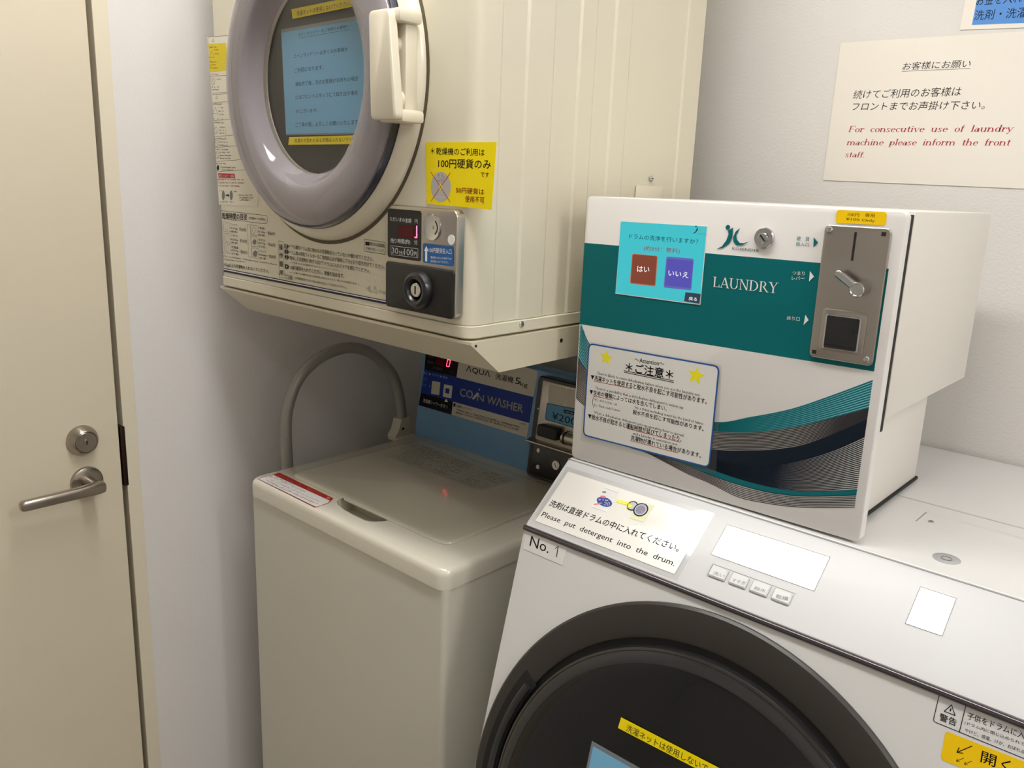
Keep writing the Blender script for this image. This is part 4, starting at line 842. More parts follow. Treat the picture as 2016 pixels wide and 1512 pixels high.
# door
dc = (.325, .343); df = lambda a, c, o: (dc[0] + a, -o, dc[1] + c)
b = MB('cream_door'); b.lathe([(.1360, .0005), (.1360, .0085), (.2120, .0085), (.2140, .0190), (.2185, .0215), (.2245, .0195), (.2310, .0130), (.2355, .0050), (.2362, .0005)], df, 96)
dd = b.build('door', dry, 'round door with cream rim and smoky clear bowl')
b = MB('groove'); b.lathe([(.2300, .0001), (.2300, .0009), (.2415, .0009), (.2415, .0001)], df, 96); b.build('door_seam', dry, smooth=False)
b = MB('shell'); b.lathe([(.2120, .0200), (.2140, .0300), (.2115, .0365), (.2040, .0405), (.1900, .0425), (.1720, .0430), (.1590, .0420), (.1530, .0390), (.1490, .0300), (.1425, .0210), (.1358, .0140),
    (.1388, .0138), (.1455, .0205), (.1520, .0295), (.1562, .0370), (.1610, .0392), (.1720, .0400), (.1895, .0395), (.2025, .0375), (.2090, .0345), (.2110, .0295), (.2090, .0200)], df, 96)
b.build('bowl_shell', dd, 'smoky clear plastic shell', angle=50)
b = MB('shell_edge'); b.lathe([(.2122, .0150), (.2165, .0150), (.2172, .0260), (.2160, .0320), (.2142, .0322)], df, 96); b.build('shell_rim', dd, 'dark navy rim')
b = MB('window_dark'); b.disc([(.1358, .0006), (.1358, .0070)], df, 64); b.use('drum_inside').lathe([(.06, .0069), (.06, .0078), (.064, .0078), (.064, .0069)], df, 48); b.build('drum_window', dd, 'dark inside of the drum')
b = MB('pane'); b.disc([(.1352, .0140), (.1352, .0152)], df, 64); b.build('window_pane', dd, 'clear window', smooth=False)
b = MB('cream_door')
gr = lambda off, d: [(.5150 + d, -off, .4120 - d), (.5195 + d, -off, .2790 + d), (.5720 - d, -off, .2790 + d), (.5555 - d, -off, .4120 - d)]
def rq(q, r):
    out = []
    for i in range(4):
        p = Vector(q[i]); A = (Vector(q[i - 1]) - p).normalized() * r + p; B = (Vector(q[(i + 1) % 4]) - p).normalized() * r + p
        for j in range(5):
            t = j / 4; out.append(tuple(A * (1 - t) ** 2 + p * 2 * t * (1 - t) + B * t * t))
    return out
b.loops([rq(gr(.046, .002), .006), rq(gr(.048, 0), .008), rq(gr(.0575, 0), .008), rq(gr(.0595, .0008), .008), rq(gr(.0605, .0030), .007)])
b.box((.528, -.0340, .290), (.5585, -.012, .402), .005); b.box((.522, -.050, .3975), (.566, -.012, .4145), .004); b.box((.524, -.050, .2765), (.572, -.012, .2925), .004)
b.disc([(.011, 0), (.011, .03), (.006, .036)], lambda a, c, o: (.540 + a, -.012 - o, .372 + c), 24); b.disc([(.012, 0), (.012, .026), (.006, .034)], lambda a, c, o: (.545 + a, -.012 - o, .306 + c), 24)
b.build('door_handle', dd, 'chunky cream pull handle')
# prints on the front
ink('instruction_print', dry, DF, DECALS['dryer_front']); ink('safety_sticker', dry, DF, DECALS['dryer_sticker'])
# coin unit on the dryer
b = MB('brushed')
def lay(r, z0, z1, f): return [f(p[0], p[1], z0) for p in r]
q = lambda x0, z0, x1, z1, r, off: [DF(u, v, off) for u, v in rrect(x0, z0, x1, z1, r)]
b.loops([q(.4975, .0268, .6390, .1700, .010, .0002), q(.4975, .0268, .6390, .1700, .010, .0115), q(.4982, .0275, .6383, .1693, .010, .0132), q(.4998, .0291, .6367, .1677, .009, .0140)])
cu = b.build('coin_unit', dry, 'brushed steel coin unit with price display')
b = MB('blackmatte'); b.loops([q(.4995, .0977, .5702, .1650, .004, .0139), q(.4995, .0977, .5702, .1650, .004, .0143)]); b.build('display_window', cu, smooth=False)
b = MB('blackmatte'); b.loops([q(.4985, .0280, .6375, .0920, .005, .0139), q(.4985, .0280, .6375, .0920, .005, .0165), q(.4998, .0293, .6362, .0907, .005, .0175)]); lc = b.build('lock_cover', cu, 'black lock cover')
kf = lambda a, c, o: (.5725 + a, -o, .0600 + c)
b = MB('black'); b.lathe([(.0265, .0170), (.0262, .0210), (.0235, .0268), (.0195, .0290), (.0155, .0275), (.0120, .0220), (.0105, .0170)], kf, 48); b.build('lock_ring', cu)
b = MB('chrome'); b.disc([(.0100, .0172), (.0100, .0250), (.0090, .0258), (.0050, .0258)], kf, 32); b.use('blackmatte').box((.5715, -.0263, .0545), (.5735, -.0257, .0655)); b.build('lock_cylinder', cu)
cf = lambda a, c, o: (.5925 + a, -o, .1450 + c)
b = MB('chrome'); b.lathe([(.0172, .0139), (.0172, .0160), (.0165, .0166), (.0150, .0160), (.0110, .0148), (.0060, .0142), (.0, .0141), (.0, .0139)], cf, 40); b.disc([(.0022, .0141), (.0020, .0152)], cf, 12)
b.use('blackmatte').lathe([(.0093, .0144), (.0108, .0146), (.0108, .0152), (.0093, .0150)], cf, 24, -1.0, 1.0); b.build('coin_dish', cu, 'round dished coin entry with curved slot')
b = MB('w'); b.disc([(.0066, .0139), (.0066, .0146)], lambda a, c, o: (.6295 + a, -o, .1316 + c), 24); b.build('seal_dot', cu, smooth=False)
ink('coin_unit_print', cu, DF, DECALS['dryer_coin'], .0146)
# notices on the dryer
def notice(name, key, fr, loc, rot, label, cat, m, th, base, group=None, extra=None):
    """a sheet: the first fill of the decal is the card itself, the rest is printed on it"""
    items = DECALS[key]; first = items[0]
    o = empty(name, loc, label, cat, rot, group) if False else None
    b = MB(first[2] if first[0] == 'P' else first[3])
    pts = first[1]
    if first[0] == 'R':
        pts = rrect(min(p[0] for p in pts), min(p[1] for p in pts), max(p[0] for p in pts), max(p[1] for p in pts), first[2]) if False else pts
    b.prism(pts, lambda p: fr(p[0], p[1], base), lambda p: fr(p[0], p[1], base + th))
    card_ = b.build(name, None, None, smooth=False); card_.location = loc; card_.rotation_euler = rot
    tag(card_, label, cat, group)
    se = [it for it in items[1:] if it[0] == 'S'] if key == 'poster' else []
    ink('print', card_, fr, [it for it in items[1:] if it not in se], base + th + .0001)
    if se: ink('english_print', card_, fr, se, base + th + .0001, 'red English lettering')
    return card_
DR = (0, 0, DROT)
notice('yellow_notice', 'yellow_notice', DF, DLOC, DR, 'yellow notice card with crossed-out coin on the dryer front corner', 'notice', None, .0006, .0008)
notice('blue_notice', 'notice_blue', DF, DLOC, DR, 'blue laminated notice behind the round window of the dryer door', 'notice', None, .0006, .0105)
notice('warning_strip', 'strip_top', DF, DLOC, DR, 'yellow warning strip above the blue notice in the dryer window', 'notice', None, .0005, .0116)
notice('warning_strip', 'strip_bottom', DF, DLOC, DR, 'yellow warning strip under the blue notice in the dryer window', 'notice', None, .0005, .0116)
# ------------------------------------------------------------------ washer
WLOC, WROT = (-1.3821, .8114, 0), math.radians(-.3606)
wa = empty('coin_washer', WLOC, 'cream top-loading coin washer with blue control panel under the dryer', 'washer', WROT)
b = MB('washer_body'); b.loops([[(x, y, z) for x, y in rrect(.002, .004, .5485, .522, .010)] for z in (.03, .8443)]); b.build('cabinet', wa)
b = MB('groove'); b.prism(rrect(.03, .03, .52, .49, .02), lambda p: (p[0], p[1], 0), lambda p: (p[0], p[1], .0305)); b.build('plinth', wa, smooth=False)
b = MB('washer_top'); bm = b.bm
outer = [[(x, y, z) for x, y in rrect(d, d, .55 - d, .525 - d, .020 - d * .5)] for d, z in ((.004, .8442), (.0, .8446), (.0, .8660), (.0012, .8720), (.0045, .8765), (.0095, .8790))]
R = [[bm.verts.new(p) for p in r] for r in outer]; n = len(R[0])
for A, B in zip(R, R[1:]):
    for i in range(n): bm.faces.new((A[i], A[(i + 1) % n], B[(i + 1) % n], B[i]))
bm.faces.new(R[0][::-1])
# the finger scoop in front of the lid, running in under it
loop = [(.2080, .0600), (.2140, .0500), (.2300, .0415), (.2560, .0365), (.2880, .0345), (.3200, .0350), (.3300, .0400), (.3420, .0580), (.3420, .0900), (.2080, .0900)]
I0 = [bm.verts.new((x, y, .8790)) for x, y in loop]; I1 = [bm.verts.new((x, y + (.006 if y < .08 else 0), .8520)) for x, y in loop]; m_ = len(loop)
for i in range(m_): bm.faces.new((I0[(i + 1) % m_], I0[i], I1[i], I1[(i + 1) % m_]))
bm.faces.new(I1)
ALL = R[-1] + I0
for tri in tessellate_polygon([[v.co.copy() for v in R[-1]], [v.co.copy() for v in I0]]): bm.faces.new([ALL[i] for i in tri])
rim = b.build('top_cover', wa)
b = MB('washer_lid')
b.loops([[(x, y, z) for x, y in rrect(.0460 + d, .0625 + d, .4880 - d, .3940 - d, .022)] for d, z in ((.001, .8788), (.0, .8794), (.0, .8808), (.0008, .8823), (.0030, .8834), (.0065, .8839))])
lid = b.build('lid', wa, 'flat glossy lid')
WT = Frame((0, 0, .879), (1, 0, 0), (0, 1, 0))
ink('warning_print', lid, WT, DECALS['washer_lid_label'], .0051)
b = MB('rubber'); b.disc([(.0018, 0), (.0018, .0005)], lambda a, c, o: (.2165 + a, .0625 - o, .8812 + c), 14); b.build('lid_screw', lid, smooth=False)
ink('caution_sticker', wa, WT, DECALS['washer_red_label'], .0002, 'white sticker with a red heading bar')
sn, cs = math.sin(.12424), math.cos(.12424)
WP = Frame((0, .4285, .879), (1, 0, 0), (0, sn, cs))
b = MB('panel_blue'); h = .2085
pr = [(.4285, .8795), (.4285 + h * sn, .879 + h * cs), (.4285 + (h + .004) * sn + .006, .879 + h * cs + .004), (.536, .879 + h * cs - .012), (.545, .8795), (.545, .86), (.4285, .86)]
b.loops([[(x, y, z) for y, z in pr] for x in (-.004, .552)]); pn = b.build('control_panel', wa, 'blue upright control panel')
ink('panel_print', pn, WP, DECALS['washer_panel'])
b = MB('black')
q = lambda x0, z0, x1, z1, r, off: [WP(u, v, off) for u, v in rrect(x0, z0, x1, z1, r)]
b.loops([q(.3555, .0010, .5480, .2030, .008, .0002), q(.3555, .0010, .5480, .2030, .008, .021), q(.3580, .0035, .5455, .2005, .007, .0248)]); wc = b.build('coin_unit', wa, 'black and steel coin unit')
b = MB('brushed'); b.loops([q(.3705, .0765, .5430, .1965, .004, .0246), q(.3705, .0765, .5430, .1965, .004, .0268), q(.3720, .0780, .5415, .1950, .004, .0276)]); cp = b.build('coin_plate', wc)
b = MB('brushed'); b.box((0, 0, 0), (0, 0, 0)) if False else b.loops([[WP(u, v, o) for v, o in ((.0700, .0246), (.0700, .0380), (.0722, .0400), (.0745, .0400), (.0780, .0300), (.0800, .0250))] for u in (.3580, .5430)]); b.build('ledge', wc)
b = MB('blackmatte'); b.loops([q(.3830, .0895, .4335, .1130, .005, .0270), q(.3830, .0895, .4335, .1130, .005, .0400), q(.3850, .0915, .4315, .1110, .004, .0425)]); b.build('push_button', wc, 'black push bar')
b = MB('brushed'); b.tube([WP(.4430, .0985, .030), WP(.4900, .0985, .030)], .0125, 24); b.use('blackmatte').tube([WP(.4475, .0985, .030), WP(.4520, .0985, .030)], .0128, 24); b.build('coin_roller', wc)
b = MB('black'); b.loops([q(.3660, .0080, .5430, .0690, .004, .0246), q(.3660, .0080, .5430, .0690, .004, .0262), q(.3670, .0090, .5420, .0680, .004, .0268)]); lp = b.build('cash_door', wc, 'black cash door')
for u, v in ((.3825, .0575), (.3865, .0250)):
    b = MB('w'); b.disc([(.0044, .0266), (.0042, .0276), (.0028, .0285), (.001, .0288)], lambda a, c, o: tuple(WP(u + a, v + c, o)), 20); b.build('rivet', wc, 'pale round rivet')
b = MB('chrome'); b.disc([(.0092, .0266), (.0092, .0285), (.0085, .0290), (.0080, .0290)], lambda a, c, o: tuple(WP(.4305 + a, .0400 + c, o)), 28); b.disc([(.0062, .0289), (.0060, .0296)], lambda a, c, o: tuple(WP(.4305 + a, .0400 + c, o)), 24)
b.use('blackmatte').loops([[WP(.4305 + a * math.cos(2.2) - c * math.sin(2.2), .0400 + a * math.sin(2.2) + c * math.cos(2.2), o) for a, c in ((-.005, -.0007), (.005, -.0007), (.005, .0007), (-.005, .0007))] for o in (.0295, .0299)]); b.build('lock_cylinder', wc)
for u in (.3575, .3672):
    b = MB('w'); b.disc([(.0018, .0246 if u > .36 else .0200), (.0018, .0256 if u > .36 else .0226)], lambda a, c, o: tuple(WP(u + a, .1385 + c, o)), 12); b.build('screw', wc)
ink('coin_plate_print', wc, WP, DECALS['washer_coin'], .0278)
# hose bracket and hose
b = MB('bracket'); b.loops([[(x, y, z) for y, z in ((.392, .868), (.404, .884), (.411, .908), (.437, .910), (.443, .868))] for x in (-.059, -.031)]); b.box((-.06, .394, .858), (.0, .444, .869), .002)
b.build('hose_bracket', wa); b = MB('rubber'); b.disc([(.003, 0), (.003, .001)], lambda a, c, o: (-.031 + o, .416 + a, .886 + c), 14); b.build('bracket_hole', wa, smooth=False)
hp = catmull([(-.045, .135, .30), (-.045, .128, .60), (-.045, .119, .80), (-.045, .116, .869), (-.045, .115, .944), (-.045, .122, .990), (-.045, .143, 1.036), (-.045, .178, 1.068), (-.045, .228, 1.088), (-.045, .278, 1.091), (-.045, .324, 1.077), (-.045, .368, 1.045), (-.045, .399, 1.007), (-.045, .415, .963), (-.045, .424, .9095)], 6)
b = MB('hose'); b.tube(hp, .0120, 20); ho = b.build('drain_hose', None, None, angle=60); ho.location = WLOC; ho.rotation_euler = (0, 0, WROT)
tag(ho, 'grey drain hose bent in an arch beside the cream washer', 'hose')
# ------------------------------------------------------------------ drum washer
CAM_SCALE = .90          # drum washer and payment machine were scaled about the camera by this factor
ULOC = (-.72, .85824, .146)
dw = empty('drum_washer', ULOC, 'white front-loading drum washer with large black door and sloped panel', 'washer')
ang = math.radians(14.07); FV = (0, math.sin(ang), math.cos(ang))
FF = Frame((0, 0, .9244), (1, 0, 0), FV); PF = Frame((0, 0, .9244), (1, 0, 0), (0, math.cos(math.radians(40)), math.sin(math.radians(40)))); PL = .1335; UW = .722
fp = lambda v, o=0: tuple(FF(0, v, o))[1:]; ppn = lambda v, o=0: tuple(PF(0, v, o))[1:]
prof = [(-.235, -.125), fp(-.95), fp(-.012), fp(-.003, -.001), ppn(.0, -.006), ppn(PL, -.006), (.1075, 1.0090), (.1090, 1.0102), (.3480, 1.0102), (.3485, 1.0087), (.3508, 1.0087), (.3513, 1.0106), (.640, 1.0106), (.668, 1.0080), (.668, -.125)]
b = MB('drum_white'); b.loops([[(x, y, z) for y, z in prof] for x in (0, UW)]); b.build('cabinet', dw, angle=20)
b = MB('rubber'); b.box((.03, -.15, -.1622), (UW - .03, .64, -.12)); b.build('plinth', dw, smooth=False)
q = lambda x0, z0, x1, z1, r, off, F=PF: [F(u, v, off) for u, v in rrect(x0, z0, x1, z1, r)]
b = MB('panel_white'); b.loops([q(0, -.0012, UW, PL, .004, -.0070), q(0, -.0012, UW, PL, .004, -.0020), q(.0012, .0, UW - .0012, PL - .0012, .004, -.0004), q(.003, .0018, UW - .003, PL - .003, .004, 0)])
cpn = b.build('control_panel', dw, 'glossy white sloped control panel')
b = MB('trim_dark'); b.tube([FF(.0005, -.0052, .0008), FF(UW - .0005, -.0052, .0008)], .0042, 16); b.build('trim_strip', dw, 'dark chrome trim strip')
b = MB('trim_light'); b.box((0, .1025, 1.0070), (UW, .1055, 1.0102)); b.build('panel_seam', dw, smooth=False)
for pts, nm in ((((.3012, .0580), (.4482, .0580), (.4484, .1106), (.3018, .1092)), 'display_window'), (((.5598, .0582), (.6004, .0588), (.6002, .1103), (.5601, .1103)), 'touch_pad')):
    b = MB('gloss_white'); b.prism(list(pts), lambda p: PF(p[0], p[1], -.0002), lambda p: PF(p[0], p[1], .0004)); dwn = b.build(nm, cpn, 'mirror-glossy white window', smooth=False)
    ink('outline', cpn, PF, [('O', [list(p) for p in pts], .0004, .0007, 'g')], .0005)
for k in range(4):
    u0 = .3120 + .0303 * k
    b = MB('panel_white'); b.loops([q(u0, .0266, u0 + .0245, .0442, .0012, -.0002), q(u0, .0266, u0 + .0245, .0442, .0012, .0026), q(u0 + .0015, .0281, u0 + .0230, .0427, .001, .0040)]); b.build('button', cpn)
ink('button_print', cpn, PF, DECALS['panel_print'], .0042)
ink('button_outline', cpn, PF, [('L', [[.3105, .0458], [.4298, .0458]], .0005, 'g'), ('L', [[.3108, .0262], [.3105, .0458]], .0006, 'g')], .0003)
# deck details
b = MB('trim_light'); cf = lambda a, c, o: (.5670 + a, .159 + c, 1.0102 + o)
b.disc([(.0165, -.001), (.0165, .0006), (.0155, .0011), (.0075, .0006)], cf, 40); b.use('g').lathe([(.0058, .0006), (.0066, .0009), (.0066, .0012), (.0058, .0012)], cf, 32); b.build('deck_cap', dw, 'round grey cap on the deck')
TF = Frame((0, 0, 1.0102), (1, 0, 0), (0, 1, 0))
ink('hatch_outline', dw, TF, [('L', [[.4991, .2608], [.4990, .3088]], .0012, 'g'), ('L', [[.4990, .3088], [.70, .3088]], .0006, 'ltg'), ('L', [[.50, .258], [.70, .258]], .0004, 'ltg'), ('L', [[.72, .3497], [.002, .3497]], .0016, 'ltg')])
b = MB('trim_light'); b.disc([(.0042, 0), (.0040, .0012), (.002, .0016)], lambda a, c, o: (.5153 + a, .2748 + c, 1.0102 + o), 18); b.use('dark_metal').disc([(.0018, .0014), (.0016, .0019)], lambda a, c, o: (.5153 + a, .2748 + c, 1.0102 + o), 12); b.build('screw', dw)
# door: eccentric bezel ring, dark gap, domed black glass
oc, orad, ic, irad = (.3602, -.3757), .3580, (.3585, -.3820), .3145
b = MB('bezel'); nseg = 128; rings = []
for rr, cc, off in ((orad, oc, .0002), (orad - .0005, oc, .0040), (orad - .004, oc, .0068), (irad + .004, ic, .0078), (irad, ic, .0060), (irad, ic, .0002)):
    rings.append([FF(cc[0] + rr * math.cos(2 * math.pi * i / nseg), cc[1] + rr * math.sin(2 * math.pi * i / nseg), off) for i in range(nseg)])
b.loops(rings, cap=False, closed=True); bz = b.build('door_bezel', dw, 'wide dark grey ring around the door')
gf = lambda a, c, o: tuple(FF(ic[0] + a, ic[1] + c, o)); gd = lambda a, c, o: tuple(FF(ic[0] + a, ic[1] - .0035 + c, o))
b = MB('rubber'); b.disc([(.3150, .0003), (.3150, .0012)], gf, 96); b.build('door_seal', dw, smooth=False)
b = MB('door_rim'); b.lathe([(.3070, .0014), (.3070, .0090), (.3050, .0125), (.3020, .0138), (.3000, .0130), (.2975, .0142), (.2880, .0155), (.2840, .0150), (.2840, .0014)], gd, 128)
du = b.build('door', dw, 'round door with black glossy rim and glass')
b = MB('door_glass'); b.disc([(.2840, .0014), (.2840, .0146), (.2800, .0160), (.2600, .0175), (.2200, .0190), (.1600, .0200), (.0800, .0205)], gd, 96); b.build('door_glass', du, 'black tinted glass')
notch = [(math.radians(150), .3350), (math.radians(152), .3020), (math.radians(192), .3020), (math.radians(192), .3350)]
a0, a1 = math.radians(152), math.radians(205)
b = MB('rubber'); b.lathe([(.3100, .0076), (.3385, .0070), (.3385, .0083), (.3100, .0090)], gf, 28, a0 - .035, a1); b.build('handle_recess', bz, 'black finger recess')
b = MB('door_rim'); b.lathe([(.3130, .0085), (.3130, .0140), (.3150, .0150), (.3230, .0150), (.3245, .0138), (.3245, .0085)], gf, 28, a0, a1); b.build('door_handle', du, 'curved grip on the left of the door')
# prints and stickers on the front
ink('warning_print', dw, FF, DECALS['warning_label']); ink('open_label', dw, FF, DECALS['open_label'], .0003, 'yellow label with arrows')
def plate_notice(name, key, fr, loc, rot, label, th, base): return notice(name, key, fr, loc, rot, label, 'notice', None, th, base)
notice('number_sticker', 'number_sticker', FF, ULOC, (0, 0, 0), 'small clear sticker reading No.1 on the drum washer front', 'sticker', None, .0004, .0003)
notice('detergent_notice', 'detergent', PF, ULOC, (0, 0, 0), 'laminated white detergent notice on the sloped panel of the drum washer', 'notice', None, .0004, .0003)
notice('warning_strip', 'drum_strip', FF, ULOC, (0, 0, 0), 'yellow warning strip on the black door glass of the drum washer', 'notice', None, .0005, .0215)
notice('blue_notice', 'drum_blue', FF, ULOC, (0, 0, 0), 'blue laminated notice on the black door glass of the drum washer', 'notice', None, .0005, .0205)
# ------------------------------------------------------------------ payment machine on the drum washer
YLOC, YROT = (-.72, .95796, 1.0563), (-.009444, -.006024, .008832)
pay = empty('payment_machine', YLOC, 'white and teal coin payment machine standing on the drum washer', 'payment machine', YROT)
PW_, PH = .4727, .4238
CF = Frame((0, 0, 0), (1, 0, 0), (0, 0, 1))
q = lambda x0, z0, x1, z1, r, off: [CF(u, v, off) for u, v in rrect(x0, z0, x1, z1, r)]
b = MB('pay_white'); b.loops([q(0, 0, PW_, PH, .008, -.0165), q(0, 0, PW_, PH, .008, -.0012), q(.0005, .0005, PW_ - .0005, PH - .0005, .008, -.0004), q(.0012, .0012, PW_ - .0012, PH - .0012, .0075, 0)])
fpn = b.build('front_panel', pay, 'white front panel printed with teal band and swoosh')
b = MB('rubber'); b.box((.006, .0164, .146), (PW_ - .0008, .0302, PH - .004)); b.build('gasket', pay, smooth=False)
b = MB('pay_side'); b.box((.002, .0300, .1620), (PW_ + .0005, .415, PH), .0015); b.build('housing', pay)
b = MB('pay_side'); b.box((.040, .0163, .0060), (PW_ - .027, .325, .1625), .001); b.build('stand', pay)
b = MB('rubber'); b.box((.036, .020, .0015), (PW_ - .024, .332, .0062), .001); b.build('rubber_foot', pay, smooth=False)
# band and swoosh
CV = {k: catmull(v, 8) for k, v in DECALS['pay_curves'].items()}
def yat(cv, x):
    P = CV[cv]
    if x <= P[0][0]: return P[0][1] + (P[1][1] - P[0][1]) / max(P[1][0] - P[0][0], 1e-6) * (x - P[0][0])
    for (x0, y0), (x1, y1) in zip(P, P[1:]):
        if x0 <= x <= x1: return y0 + (y1 - y0) * (x - x0) / max(x1 - x0, 1e-7)
    (x0, y0), (x1, y1) = P[-2], P[-1]
    return y1 + (y1 - y0) / max(x1 - x0, 1e-6) * (x - x1)
items = []; UL, UR = .0022, .4605; NS = 90
xs = [UL + (UR - UL) * (i / NS) ** 1.25 for i in range(NS + 1)]
def clampy(y, x): return max(.004, min(y, yat('band_bot', x)))
def fillband(a, c, m, x0=UL, x1=UR):
    X = [x for x in xs if x0 <= x <= x1]
    for s, e in zip(X, X[1:]):
        ta, te, ba, be = clampy(yat(a, s), s), clampy(yat(a, e), e), clampy(yat(c, s), s), clampy(yat(c, e), e)
        if ta - ba < 1e-5 and te - be < 1e-5: continue
        items.append(('Q', [[s, ba], [e, be], [e, te], [s, ta]], m))
def lineband(a, c, n, th, m, x0=UL, x1=UR, skip=0):
    X = [x for x in xs if x0 <= x <= x1]
    for i in range(skip, n):
        f = i / (n - 1)
        for s, e in zip(X, X[1:]):
            ys, ye = yat(a, s) * (1 - f) + yat(c, s) * f, yat(a, e) * (1 - f) + yat(c, e) * f
            sl = math.hypot(1, (ye - ys) / (e - s)); t = min(th * sl, th * 3.0) / 2
            if ys + t > yat('band_bot', s) or ye + t > yat('band_bot', e): continue
            items.append(('Q', [[s, ys - t], [e, ye - t], [e, ye + t], [s, ys + t]], m))
bt = [p for p in catmull(DECALS['pay_curves']['band_top'], 4)]; bb = catmull(DECALS['pay_curves']['band_bot'], 4)
zt0, zt1 = bt[0][1], bt[-1][1]; zb0, zb1 = bb[0][1], bb[-1][1]
items.append(('P', [[.0006, zb0], [UR, zb1], [UR, zt1], [.0006, zt0]], 'teal'))
fillband('tealT', 'tealB', 'teall'); lineband('tealT', 'tealB', 11, .0019, 'tealk')
lineband('tealB', 'greyB', 24, .0014, 'k', x1=.0245, skip=1); lineband('tealB', 'greyB', 14, .0014, 'inkg', x0=.0235, skip=1); fillband('greyB', 'navyB', 'inkn', .024)
lineband('navyB', 'linesB', 26, .0012, 'inkn', .024); fillband('linesB', 'teal2B', 'tealk', .024); lineband('teal2B', 'blackB', 8, .0010, 'k', x0=.024)
lev2 = 0; prev = None; out = []
ink_items = items
def ink_quads(name, parent, fr, items, base):
    """front graphics: quads in drawing order, each colour run a little above the last"""
    V, Fs, Mi, mats = [], [], [], []; lvl = base; last = None
    for k, pts, m in items:
        if m not in mats: mats.append(m)
        if m != last: lvl += 4e-5; last = m
        n0 = len(V); V += [tuple(fr(u, v, lvl)) for u, v in pts]; Fs.append(tuple(range(n0, n0 + len(pts)))); Mi.append(mats.index(m))
    me = bpy.data.meshes.new(name); me.from_pydata(V, [], Fs)
    for m in mats: me.materials.append(M[m])
    me.polygons.foreach_set('material_index', Mi); return link(name, me, parent)
ink_quads('front_graphics', fpn, CF, ink_items, .0001)
pp = DECALS['pay_print']; isl = lambda it: it[1] in ('LAUNDRY',)
ink('logo_print', fpn, CF, [pp[0]] + [it for it in pp if it[0] == 'C' or (it[0] == 'P' and len(it[1]) > 4)], .0008)
ink('laundry_lettering', fpn, CF, [it for it in pp if it[0] == 'S'], .0008)
for lo, hi in ((.365, .40), (.32, .35), (.26, .30)):
    ink('arrow_print', fpn, CF, [it for it in pp if (it[0] == 'T' and it[1] != 'KOSENSHA' and lo < it[2][1] < hi) or (it[0] == 'P' and len(it[1]) == 3 and lo < it[1][1][1] < hi)], .0008)
ink('coin_sticker', fpn, CF, [it for it in pp if it[0] == 'R' or (it[0] == 'T' and it[2][1] > .40)], .0008, 'yellow sticker above the coin plate')
b = MB('pay_white'); b.prism([(.0656, .2798), (.2116, .2801), (.2114, .3906), (.0669, .3897)], lambda p: CF(p[0], p[1], .0003), lambda p: CF(p[0], p[1], .0010)); sc = b.build('screen', pay, 'lit cyan touch screen with two buttons', smooth=False)
ink('screen_image', sc, CF, DECALS['pay_screen'], .0011)
lf = lambda a, c, o: (.2976 + a, -o, .3805 + c)
b = MB('chrome'); b.disc([(.0138, .0002), (.0138, .0040), (.0128, .0052), (.0075, .0052)], lf, 40); b.disc([(.0070, .005), (.0070, .0075), (.0062, .0082)], lf, 32)
b.use('blackmatte').loops([[lf(a * math.cos(-.8) - c * math.sin(-.8), a * math.sin(-.8) + c * math.cos(-.8), o) for a, c in ((-.0052, -.0011), (.0052, -.0011), (.0052, .0011), (-.0052, .0011))] for o in (.0081, .0086)]); b.build('panel_lock', pay, 'round chrome key lock')
b = MB('brushed'); b.loops([q(.3778, .2335, .4588, .4030, .0065, .0008), q(.3778, .2335, .4588, .4030, .0065, .0042), q(.3785, .2342, .4581, .4023, .0063, .0050), q(.3795, .2352, .4571, .4013, .006, .0053)])
pl = b.build('coin_plate', pay, 'brushed steel coin plate with slot, lever and return cup')
for u, v in ((.3842, .3964), (.4510, .2411)):
    b = MB('chrome'); b.disc([(.0044, .0052), (.0043, .0062), (.0034, .0074), (.0015, .0080)], lambda a, c, o: (u + a, -o, v + c), 24); b.build('screw', pl)
b = MB('blackmatte'); b.box((.4157, -.0057, .3611), (.4187, -.0050, .3960)); b.build('coin_slot', pl, smooth=False)
for u, v in ((.4506, .3958), (.3842, .2404)):
    b = MB('blackmatte'); b.box((u - .0027, -.0056, v - .0025), (u + .0027, -.0050, v + .0025)); b.build('square_hole', pl, smooth=False)
bf = lambda a, c, o: (.4350 + a, -o, .3280 + c)
b = MB('chrome'); b.disc([(.0085, .0050), (.0085, .0150), (.0080, .0155)], bf, 32); b.disc([(.0092, .0150), (.0092, .0275), (.0085, .0285), (.0072, .0285), (.0068, .0278), (.004, .0278)], bf, 36)
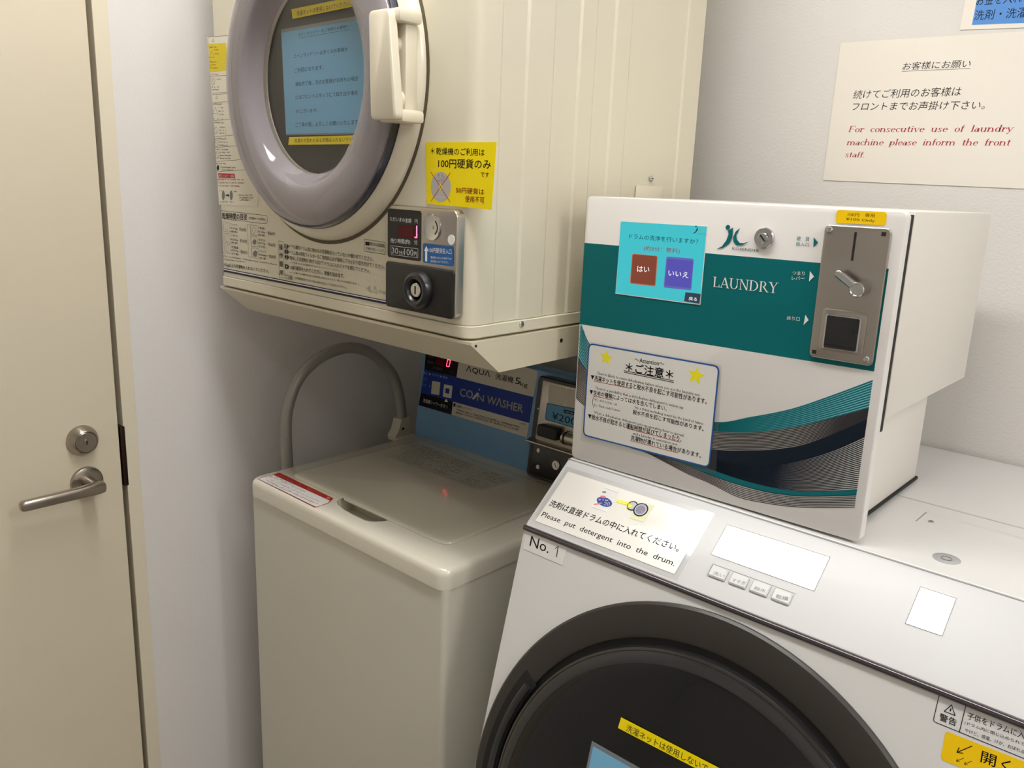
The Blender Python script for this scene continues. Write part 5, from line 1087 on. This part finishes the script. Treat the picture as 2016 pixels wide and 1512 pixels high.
b.loops([[(x + nx * w_, -o, z + nz * w_) for w_, o in ((-hw, .0160), (-hw, .0225), (-hw * .6, .0245), (hw * .6, .0245), (hw, .0225), (hw, .0160))] for x, z, hw, nx, nz in ((.4300, .3308, .0052, .53, .85), (.4180, .3385, .0050, .53, .85), (.4070, .3452, .0046, .53, .85), (.4055, .3461, .0030, .53, .85))])
b.build('jam_lever', pl, 'chrome coin jam lever')
b = MB('brushed'); b.loops([q(.3897, .2446, .4458, .2985, .004, .0052), q(.3897, .2446, .4458, .2985, .004, .0066), q(.3907, .2456, .4448, .2975, .004, .0072)])
b.use('chrome').loops([q(.3950, .2472, .4400, .2925, .003, .0070), q(.3950, .2472, .4400, .2925, .003, .0092), q(.3962, .2484, .4388, .2913, .0025, .0096)]); b.build('return_frame', pl)
b = MB('blackmatte'); b.loops([q(.3970, .2492, .4380, .2905, .002, .0090), q(.3970, .2492, .4380, .2905, .002, .0098)]); b.use('black').loops([[CF(u, v, o) for u, v in ((.3972, .2540), (.4378, .2540), (.4378, .2715), (.4318, .2715), (.4318, .2775), (.4042, .2775), (.4042, .2715), (.3972, .2715))] for o in (.0097, .0104)]); b.build('return_flap', pl, 'black coin return flap', smooth=False)
notice('attention_sign', 'attention', CF, YLOC, YROT, 'white attention sign with blue border and two yellow stars', 'sign', None, .0003, .0011)
def apply_cam_scale(o):  # shrinks each mesh; the group's locations are already scaled about the camera
    if o.type == 'MESH': o.data.transform(Matrix.Scale(CAM_SCALE, 4))
    for c in o.children: apply_cam_scale(c)
for o in list(C.objects):
    if o.parent is None and min((o.location - Vector(ULOC)).length, (o.location - Vector(YLOC)).length) < 1e-4: apply_cam_scale(o)
# ------------------------------------------------------------------ posters on the back wall
BF = Frame((0, RY1, 0), (1, 0, 0), (0, 0, 1))
notice('wall_notice', 'poster', BF, (0, 0, 0), (0, 0, 0), 'white wall notice with red English text at the bottom', 'notice', None, .0008, .0006)
notice('wall_notice', 'poster2', BF, (0, 0, 0), (0, 0, 0), 'white wall notice with blue printed block above the other notice', 'notice', None, .0008, .0004)
